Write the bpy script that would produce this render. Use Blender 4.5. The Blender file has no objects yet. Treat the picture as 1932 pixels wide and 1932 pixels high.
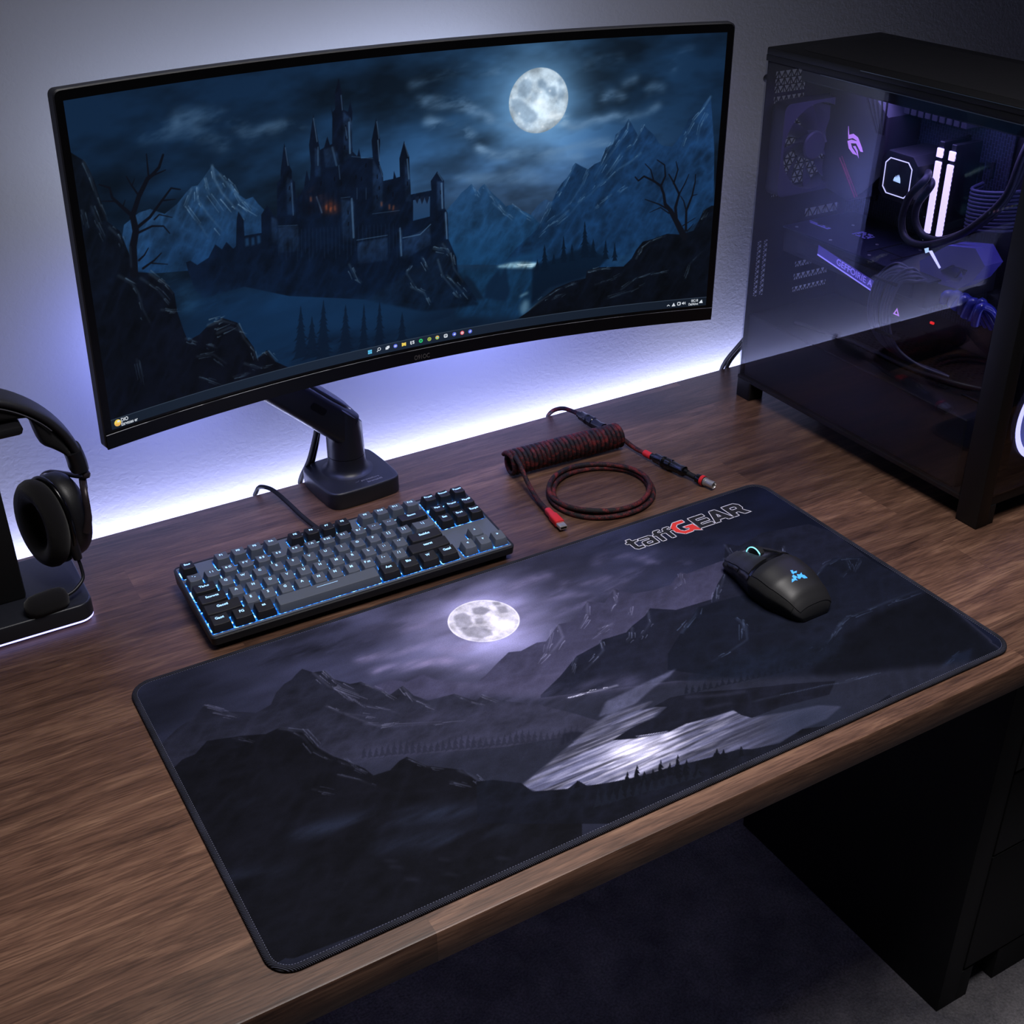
import bpy, bmesh, math, random
import numpy as np
from mathutils import Vector, Matrix
from mathutils.geometry import tessellate_polygon
random.seed(7)
C = bpy.context.scene.collection
SC = bpy.context.scene
DT = 0.73            # height of the desk top above the floor
PI = math.pi

# ------------------------------------------------------------------ colours and materials
def lin(c):
    c = c / 255.0
    return c / 12.92 if c <= 0.04045 else ((c + 0.055) / 1.055) ** 2.4
def col(r, g, b): return (lin(r), lin(g), lin(b), 1.0)

def mat(name, base, rough=0.5, metal=0.0, spec=0.5, emit=None, power=0.0, grain=0.0, gscale=300.0, vary=0.06, coat=0.0, sheen=0.0):
    """procedural principled material: fine noise varies colour, roughness and (optionally) bump"""
    m = bpy.data.materials.new(name); m.use_nodes = True
    nt = m.node_tree; N = nt.nodes; L = nt.links
    b = N['Principled BSDF']
    b.inputs['Metallic'].default_value = metal
    b.inputs['Specular IOR Level'].default_value = spec
    b.inputs['Coat Weight'].default_value = coat
    b.inputs['Sheen Weight'].default_value = sheen
    tc = N.new('ShaderNodeTexCoord')
    no = N.new('ShaderNodeTexNoise'); no.inputs['Scale'].default_value = gscale; no.inputs['Detail'].default_value = 3
    L.new(tc.outputs['Object'], no.inputs['Vector'])
    mx = N.new('ShaderNodeMixRGB'); mx.inputs[1].default_value = [c * (1 - vary) for c in base[:3]] + [1]
    mx.inputs[2].default_value = [min(1, c * (1 + vary)) for c in base[:3]] + [1]
    L.new(no.outputs['Fac'], mx.inputs[0]); L.new(mx.outputs[0], b.inputs['Base Color'])
    mr = N.new('ShaderNodeMapRange'); mr.inputs['To Min'].default_value = max(0, rough - 0.05); mr.inputs['To Max'].default_value = min(1, rough + 0.05)
    L.new(no.outputs['Fac'], mr.inputs['Value']); L.new(mr.outputs['Result'], b.inputs['Roughness'])
    if grain:
        bp = N.new('ShaderNodeBump'); bp.inputs['Strength'].default_value = grain; bp.inputs['Distance'].default_value = 0.0006
        L.new(no.outputs['Fac'], bp.inputs['Height']); L.new(bp.outputs['Normal'], b.inputs['Normal'])
    if emit:
        b.inputs['Emission Color'].default_value = emit; b.inputs['Emission Strength'].default_value = power
    return m

def glass(name, tint, boost=1.6):
    m = bpy.data.materials.new(name); m.use_nodes = True
    nt = m.node_tree; N = nt.nodes; L = nt.links
    N.remove(N['Principled BSDF']); out = N['Material Output']
    tr = N.new('ShaderNodeBsdfTransparent'); tr.inputs[0].default_value = tint
    gl = N.new('ShaderNodeBsdfGlossy'); gl.inputs['Roughness'].default_value = 0.0
    fr = N.new('ShaderNodeFresnel'); fr.inputs['IOR'].default_value = 1.5
    mu = N.new('ShaderNodeMath'); mu.operation = 'MULTIPLY'; mu.inputs[1].default_value = boost; mu.use_clamp = True
    ge = N.new('ShaderNodeNewGeometry'); mr = N.new('ShaderNodeMapRange')      # same reflectance from both faces of the pane
    mr.inputs['To Min'].default_value = 1.5; mr.inputs['To Max'].default_value = 1 / 1.5
    L.new(ge.outputs['Backfacing'], mr.inputs['Value']); L.new(mr.outputs['Result'], fr.inputs['IOR'])
    mi = N.new('ShaderNodeMixShader')
    L.new(fr.outputs[0], mu.inputs[0]); L.new(mu.outputs[0], mi.inputs[0])
    L.new(tr.outputs[0], mi.inputs[1]); L.new(gl.outputs[0], mi.inputs[2]); L.new(mi.outputs[0], out.inputs[0])
    return m

# ------------------------------------------------------------------ geometry helpers: every shape is (verts, faces)
def join(*gs):
    V = []; Fc = []
    for g in gs:
        n = len(V); V += list(g[0]); Fc += [tuple(i + n for i in f) for f in g[1]]
    return V, Fc
def xf(g, M): return [tuple(M @ Vector(v)) for v in g[0]], g[1]
def mv(g, x, y, z): return [(v[0] + x, v[1] + y, v[2] + z) for v in g[0]], g[1]

def box(x0, x1, y0, y1, z0, z1, b=0.0, seg=2):
    if b <= 0:
        V = [(x, y, z) for z in (z0, z1) for y in (y0, y1) for x in (x0, x1)]
        return V, [(0, 2, 3, 1), (4, 5, 7, 6), (0, 1, 5, 4), (2, 6, 7, 3), (0, 4, 6, 2), (1, 3, 7, 5)]
    bm = bmesh.new(); bmesh.ops.create_cube(bm, size=1)
    for v in bm.verts:
        v.co = ((x0 + x1) / 2 + v.co.x * (x1 - x0), (y0 + y1) / 2 + v.co.y * (y1 - y0), (z0 + z1) / 2 + v.co.z * (z1 - z0))
    bmesh.ops.bevel(bm, geom=bm.edges[:], offset=b, segments=seg, profile=0.5, affect='EDGES')
    bm.verts.index_update()
    g = [tuple(v.co) for v in bm.verts], [tuple(v.index for v in f.verts) for f in bm.faces]
    bm.free(); return g

def rrect(cx, cy, w, h, r, n=5):
    P = []
    for sx, sy, a0 in ((1, 1, 0), (-1, 1, 90), (-1, -1, 180), (1, -1, 270)):
        for i in range(n + 1):
            a = math.radians(a0 + 90 * i / n)
            P.append((cx + sx * (w / 2 - r) + r * math.cos(a), cy + sy * (h / 2 - r) + r * math.sin(a)))
    return P
def ellipse(cx, cy, rx, ry, n=32): return [(cx + rx * math.cos(2 * PI * i / n), cy + ry * math.sin(2 * PI * i / n)) for i in range(n)]

def area2(P): return sum(P[i][0] * P[(i + 1) % len(P)][1] - P[(i + 1) % len(P)][0] * P[i][1] for i in range(len(P)))
def inset(P, d):
    n = len(P); out = []
    for i in range(n):
        a, b, c = Vector(P[i - 1]), Vector(P[i]), Vector(P[(i + 1) % n])
        e1 = (b - a); e2 = (c - b)
        if e1.length < 1e-9 or e2.length < 1e-9: out.append(tuple(b)); continue
        n1 = Vector((-e1.y, e1.x)).normalized(); n2 = Vector((-e2.y, e2.x)).normalized()
        s = n1 + n2; k = s.length_squared
        s = s * (2 / k) if k > 0.3 else n1
        out.append((b.x + s.x * d, b.y + s.y * d))
    return out
def loft(rings, cap0=True, cap1=True):
    n = len(rings[0]); V = [p for r in rings for p in r]; Fc = []
    for k in range(len(rings) - 1):
        for i in range(n):
            j = (i + 1) % n
            Fc.append((k * n + i, k * n + j, (k + 1) * n + j, (k + 1) * n + i))
    if cap0: Fc.append(tuple(range(n - 1, -1, -1)))
    if cap1: Fc.append(tuple((len(rings) - 1) * n + i for i in range(n)))
    return V, Fc
def prism(P, z0, z1, b=0.0, seg=3, bb=None):
    """outline P (x, y) raised from z0 to z1 with rounded top (b) and bottom (bb) edges"""
    if area2(P) < 0: P = P[::-1]
    bb = b if bb is None else bb
    R = []
    if bb > 0:
        for i in range(seg):
            a = PI / 2 * i / seg
            R.append([(x, y, z0 + bb * (1 - math.sin(a))) for x, y in inset(P, bb * (1 - math.cos(a)))][:])
        R = [[(x, y, z0 + bb * (1 - math.cos(PI / 2 * i / seg))) for x, y in inset(P, bb * (1 - math.sin(PI / 2 * i / seg)))] for i in range(seg)]
    R.append([(x, y, z0 + bb) for x, y in P]); R.append([(x, y, z1 - b) for x, y in P])
    if b > 0:
        for i in range(1, seg + 1):
            a = PI / 2 * i / seg
            R.append([(x, y, z1 - b + b * math.sin(a)) for x, y in inset(P, b * (1 - math.cos(a)))])
    return loft(R)
def catmull(P, k=8, closed=False):
    P = [Vector(p) for p in P]; n = len(P); out = []
    g = lambda i: P[i % n] if closed else P[max(0, min(n - 1, i))]
    for i in range(n if closed else n - 1):
        a, b, c, d = g(i - 1), g(i), g(i + 1), g(i + 2)
        for j in range(k):
            t = j / k
            out.append(0.5 * (2 * b + (c - a) * t + (2 * a - 5 * b + 4 * c - d) * t * t + (3 * b - a - 3 * c + d) * t ** 3))
    if not closed: out.append(P[-1])
    return out
def tube(P, r, n=10, closed=False, flat=1.0):
    P = [Vector(p) for p in P]; m = len(P)
    rad = r if isinstance(r, (list, tuple)) else [r] * m
    T = []
    for i in range(m):
        a = P[i - 1] if (i > 0 or closed) else P[0]; b = P[(i + 1) % m] if (i < m - 1 or closed) else P[-1]
        T.append((b - a).normalized())
    u = T[0].orthogonal().normalized() if abs(T[0].z) > 0.95 else Vector((0, 0, 1)).cross(T[0]).normalized()
    rings = []
    for i in range(m):
        u = (u - T[i] * u.dot(T[i])).normalized(); v = T[i].cross(u)
        rings.append([tuple(P[i] + u * (rad[i] * math.cos(2 * PI * j / n)) + v * (rad[i] * flat * math.sin(2 * PI * j / n))) for j in range(n)])
    if closed: rings.append(rings[0])
    return loft(rings, not closed, not closed)
def lathe(prof, n=32, M=None):
    """prof: list of (radius, z)"""
    rings = [[(r * math.cos(2 * PI * j / n), r * math.sin(2 * PI * j / n), z) for j in range(n)] for r, z in prof]
    g = loft(rings)
    return xf(g, M) if M else g
def orient(p, d):
    """matrix that takes +Z to direction d, at point p"""
    return Matrix.Translation(Vector(p)) @ Vector(d).to_track_quat('Z', 'Y').to_matrix().to_4x4()
def sheet(outer, holes, z0, z1):
    """flat plate z0..z1 of outline `outer` (x, y) with true holes"""
    loops = [outer] + holes; flat = [p for l in loops for p in l]
    tri = tessellate_polygon([[Vector((x, y, 0)) for x, y in l] for l in loops])
    n = len(flat)
    V = [(x, y, z0) for x, y in flat] + [(x, y, z1) for x, y in flat]; Fc = []
    for t in tri:
        a, b, c = [flat[i] for i in t]
        if (b[0] - a[0]) * (c[1] - a[1]) - (c[0] - a[0]) * (b[1] - a[1]) < 0: t = (t[0], t[2], t[1])
        Fc.append((t[2], t[1], t[0])); Fc.append(tuple(i + n for i in t))
    k = 0
    for l in loops:
        for i in range(len(l)):
            j = (i + 1) % len(l); Fc.append((k + i, k + j, k + j + n, k + i + n))
        k += len(l)
    return V, Fc
def ribbon(P, w, z0, z1):
    """raised outline of width w following polygon P"""
    gs = []
    for i in range(len(P)):
        a, b = Vector(P[i]), Vector(P[(i + 1) % len(P)]); d = (b - a)
        if d.length < 1e-7: continue
        d.normalize(); nn = Vector((-d.y, d.x)) * w / 2; a2 = a - d * w / 2; b2 = b + d * w / 2
        q = [a2 - nn, b2 - nn, b2 + nn, a2 + nn]
        gs.append(([(p.x, p.y, z0) for p in q] + [(p.x, p.y, z1) for p in q], [(3, 2, 1, 0), (4, 5, 6, 7), (0, 1, 5, 4), (1, 2, 6, 5), (2, 3, 7, 6), (3, 0, 4, 7)]))
    return join(*gs)
# plane swaps: build in (x, y, z) and lay onto another plane
def to_yz(g, x): return [(x - v[2], v[0], v[1]) for v in g[0]], g[1]          # (a,b) -> (y,z), height points to -x
def to_xz(g, y): return [(v[0], y - v[2], v[1]) for v in g[0]], g[1]          # (a,b) -> (x,z), height points to -y

# ------------------------------------------------------------------ objects
ORG = {}
def add(name, g, m, parent=None, label=None, angle=35, group=None, cat=None, kind=None):
    me = bpy.data.meshes.new(name)
    V, Fc = g
    root = parent
    while root is not None and root.parent is not None: root = root.parent
    o3 = ORG.get(root.name) if root is not None else None
    if o3: V = [(v[0] - o3[0], v[1] - o3[1], v[2] - o3[2]) for v in V]
    me.from_pydata([tuple(v) for v in V], [], Fc); me.update()
    if angle:
        me.polygons.foreach_set('use_smooth', [True] * len(me.polygons))
        me.set_sharp_from_angle(angle=math.radians(angle))
    if m: me.materials.append(m)
    o = bpy.data.objects.new(name, me); C.objects.link(o)
    if parent is not None: o.parent = parent
    if label: o['label'] = label
    if group: o['group'] = group
    if cat: o['category'] = cat
    if kind: o['kind'] = kind
    return o
def thing(name, label, cat, loc=(0, 0, 0), rz=0.0, world=True, group=None):
    """Empty at the base of a thing; world=True means its parts are given in world coordinates"""
    o = bpy.data.objects.new(name, None); o.empty_display_size = 0.05; C.objects.link(o)
    o.location = loc; o.rotation_euler = (0, 0, rz); o['label'] = label; o['category'] = cat
    if group: o['group'] = group
    if world and rz == 0: ORG[o.name] = tuple(loc)
    return o

# lettering: built-in font turned into meshes, all at once
def letters(strings, size=1.0, bold=0.0, ext=0.0):
    tmp = []
    for t in strings:
        cu = bpy.data.curves.new('lettering', 'FONT'); cu.body = t; cu.size = size; cu.align_x = 'CENTER'; cu.align_y = 'CENTER'
        cu.offset = bold; cu.extrude = ext; cu.resolution_u = 3
        o = bpy.data.objects.new('lettering', cu); C.objects.link(o); tmp.append(o)
    bpy.context.view_layer.update(); dg = bpy.context.evaluated_depsgraph_get()
    out = []
    for o in tmp:
        me = bpy.data.meshes.new_from_object(o.evaluated_get(dg))
        out.append(([tuple(v.co) for v in me.vertices], [tuple(p.vertices) for p in me.polygons]))
        bpy.data.meshes.remove(me)
    for o in tmp:
        cu = o.data; bpy.data.objects.remove(o); bpy.data.curves.remove(cu)
    return out
def fit(g, w=None, h=None):
    xs = [v[0] for v in g[0]]; ys = [v[1] for v in g[0]]
    if not xs: return g
    cx, cy = (min(xs) + max(xs)) / 2, (min(ys) + max(ys)) / 2
    sx = w / (max(xs) - min(xs)) if w else None; sy = h / (max(ys) - min(ys)) if h else None
    sx = sx or sy; sy = sy or sx
    return [((v[0] - cx) * sx, (v[1] - cy) * sy, v[2]) for v in g[0]], g[1]

# ------------------------------------------------------------------ painter: a printed or displayed picture as a grid of coloured points
class Canvas:
    def __init__(s, w, h):
        s.w, s.h = w, h; s.a = np.zeros((h, w, 3)); s.X, s.Y = np.meshgrid(np.arange(w) + .5, np.arange(h) + .5)
        s.r = np.random.RandomState(5)
    def noise(s, sx, sy, oct=4, seed=1):
        r = np.random.RandomState(seed); out = np.zeros((s.h, s.w)); amp = 1; tot = 0
        for o in range(oct):
            gx, gy = max(2, int(s.w / sx) + 3), max(2, int(s.h / sy) + 3)
            L = r.rand(gy, gx); fx = np.arange(s.w) / sx; fy = np.arange(s.h) / sy
            ix = fx.astype(int); iy = fy.astype(int); tx = fx - ix; ty = fy - iy
            tx = tx * tx * (3 - 2 * tx); ty = (ty * ty * (3 - 2 * ty))[:, None]
            a = L[iy][:, ix] * (1 - tx) + L[iy][:, ix + 1] * tx; b = L[iy + 1][:, ix] * (1 - tx) + L[iy + 1][:, ix + 1] * tx
            out += amp * (a * (1 - ty) + b * ty); tot += amp; amp *= .5; sx = max(1.01, sx / 2); sy = max(1.01, sy / 2)
        return out / tot
    def noise_at(s, U, V, oct=4, seed=1, ridged=False):
        r = np.random.RandomState(seed); out = 0; amp = 1; tot = 0
        for o in range(oct):
            L = r.rand(64, 64); u = U * 2 ** o + 7.3 * o; v = V * 2 ** o + 3.1 * o
            iu = np.floor(u).astype(int); iv = np.floor(v).astype(int); tu = u - iu; tv = v - iv
            tu = tu * tu * (3 - 2 * tu); tv = tv * tv * (3 - 2 * tv); g = lambda a, b: L[(iv + b) % 64, (iu + a) % 64]
            n = (g(0, 0) * (1 - tu) + g(1, 0) * tu) * (1 - tv) + (g(0, 1) * (1 - tu) + g(1, 1) * tu) * tv
            if ridged: n = 1 - np.abs(2 * n - 1)
            out = out + amp * n; tot += amp; amp *= .55
        return out / tot
    def blur(s, m, r):
        r = int(round(r * .75))
        if r < 1: return m
        for _ in range(2):
            for ax in (0, 1):
                p = np.pad(m, [(r + 1, r) if i == ax else (0, 0) for i in (0, 1)], mode='edge'); c = np.cumsum(p, axis=ax)
                n = m.shape[ax]
                m = (np.take(c, range(2 * r + 1, 2 * r + 1 + n), ax) - np.take(c, range(0, n), ax)) / (2 * r + 1)
        return m
    def window(s, P, pad):
        x0 = max(0, int(min(p[0] for p in P) - pad)); x1 = min(s.w, int(max(p[0] for p in P) + pad) + 1)
        y0 = max(0, int(min(p[1] for p in P) - pad)); y1 = min(s.h, int(max(p[1] for p in P) + pad) + 1)
        return x0, x1, y0, y1
    def put(s, win, m, c):
        x0, x1, y0, y1 = win
        s.a[y0:y1, x0:x1] = s.a[y0:y1, x0:x1] * (1 - m[..., None]) + np.asarray(c) * m[..., None]
    def fill(s, P, c1, c2, a=1, soft=0, nz=0):
        win = s.window(P, soft * 2 + 2); x0, x1, y0, y1 = win
        if x1 <= x0 or y1 <= y0: return
        m = np.zeros((y1 - y0, x1 - x0)); xs = np.arange(x0, x1)
        A = np.array(P, float); B = np.roll(A, -1, 0)
        for k in range(y0, y1):
            for sub in (.17, .5, .83):
                y = k + sub; hit = (A[:, 1] > y) != (B[:, 1] > y)
                if not hit.any(): continue
                q = np.sort(A[hit, 0] + (y - A[hit, 1]) * (B[hit, 0] - A[hit, 0]) / (B[hit, 1] - A[hit, 1]))
                for i in range(0, len(q) - 1, 2): m[k - y0] += np.clip(np.minimum(q[i + 1], xs + 1) - np.maximum(q[i], xs), 0, 1) / 3
        m = s.blur(m, soft) * a
        t = np.clip((s.Y[y0:y1, x0:x1] - A[:, 1].min()) / max(1, np.ptp(A[:, 1])), 0, 1)[..., None]
        c = np.array(c1) / 255 * (1 - t) + np.array(c2) / 255 * t
        if nz: c = c * (1 + nz * s.tex[y0:y1, x0:x1, None])
        s.put(win, m, c)
    def stroke(s, P, w, w2, c, a=1, soft=0):
        win = s.window(P, max(w, w2) + soft * 2 + 2); x0, x1, y0, y1 = win
        if x1 <= x0 or y1 <= y0: return
        X = s.X[y0:y1, x0:x1]; Y = s.Y[y0:y1, x0:x1]; m = np.zeros(X.shape); n = len(P) - 1
        for i in range(n):
            (ax, ay), (bx, by) = P[i], P[i + 1]; dx, dy = bx - ax, by - ay; L = dx * dx + dy * dy + 1e-9
            t = np.clip(((X - ax) * dx + (Y - ay) * dy) / L, 0, 1); d = np.hypot(X - ax - t * dx, Y - ay - t * dy)
            ww = w + (w2 - w) * (i + t) / n
            m = np.maximum(m, np.clip(ww / 2 - d + .5, 0, 1))
        m = s.blur(m, soft) * a
        if soft >= 4 and s.brush: m = s.blur(m, 5) * np.clip((s.wisp[y0:y1, x0:x1] - .33) * 5.2, .06, 2.1)
        elif soft > 1.2 and s.brush: m = m * (.7 + .6 * s.tex2[y0:y1, x0:x1])
        s.put(win, np.clip(m, 0, 1), np.array(c) / 255)
    def pine(s, x, t, x2, b, w, c, a):
        h = b - t; P = [(x, t)]; n = max(3, int(h / 7))
        for sg in (1, -1):
            side = []
            for i in range(1, n + 1):
                f = i / n; yy = t + h * f; side += [(x + (x2 - x) * f + sg * w / 2 * f * (1 + .25 * math.sin(i * 2.3 + x)), yy), (x + (x2 - x) * f + sg * w / 2 * f * .55, yy - h / n * .25)]
            P += side if sg == 1 else side[::-1]
        s.fill(P, c, c, a, 0, 0)
    def finish(s):
        a = np.clip(s.a, 0, 1); return np.where(a <= .04045, a / 12.92, ((a + .055) / 1.055) ** 2.4)
    def play(s, ops):
        for o in ops:
            k = o[0]; P = [(o[1][i], o[1][i + 1]) for i in range(0, len(o[1]), 2)]
            if k == 'f': s.fill(P, *o[2:])
            elif k == 's':
                if o[6] in (1.5, 1.6, 2) and len(P) > 1 and o[2] > 2:
                    # rock faces: a soft core plus finer broken strokes beside it
                    s.stroke(P, o[2] * .7, o[3] * .7, o[4], o[5] * .55, 1.4)
                    for q in range(5):
                        off = s.r.uniform(-1, 1, 2) * o[2] * 1.1; i0 = s.r.randint(0, len(P) - 1)
                        t0, t1 = sorted(s.r.uniform(0, 1, 2)); seg = [P[i0], P[i0 + 1]]
                        a_, b_ = seg; pt = lambda t: (a_[0] + (b_[0] - a_[0]) * t + off[0], a_[1] + (b_[1] - a_[1]) * t + off[1] + s.r.uniform(-1, 1))
                        s.stroke([pt(t0), pt((t0 + t1) / 2), pt(min(1.15, t1 + .15))], o[2] * .28, .5, o[4], min(1, o[5] * 1.15), 0)
                else: s.stroke(P, o[2], o[3], o[4], o[5], o[6])
            elif k == 'p': s.pine(P[0][0], P[0][1], P[1][0], P[1][1], o[2], o[3], o[4])
            elif k == 'm': s.moon(P)
            elif k == 'l': s.shimmer(P)
            elif k == 't': s.task(P)
SCREEN_SIZE = (1200, 540)
PAD_SIZE = (1040, 524)
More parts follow.
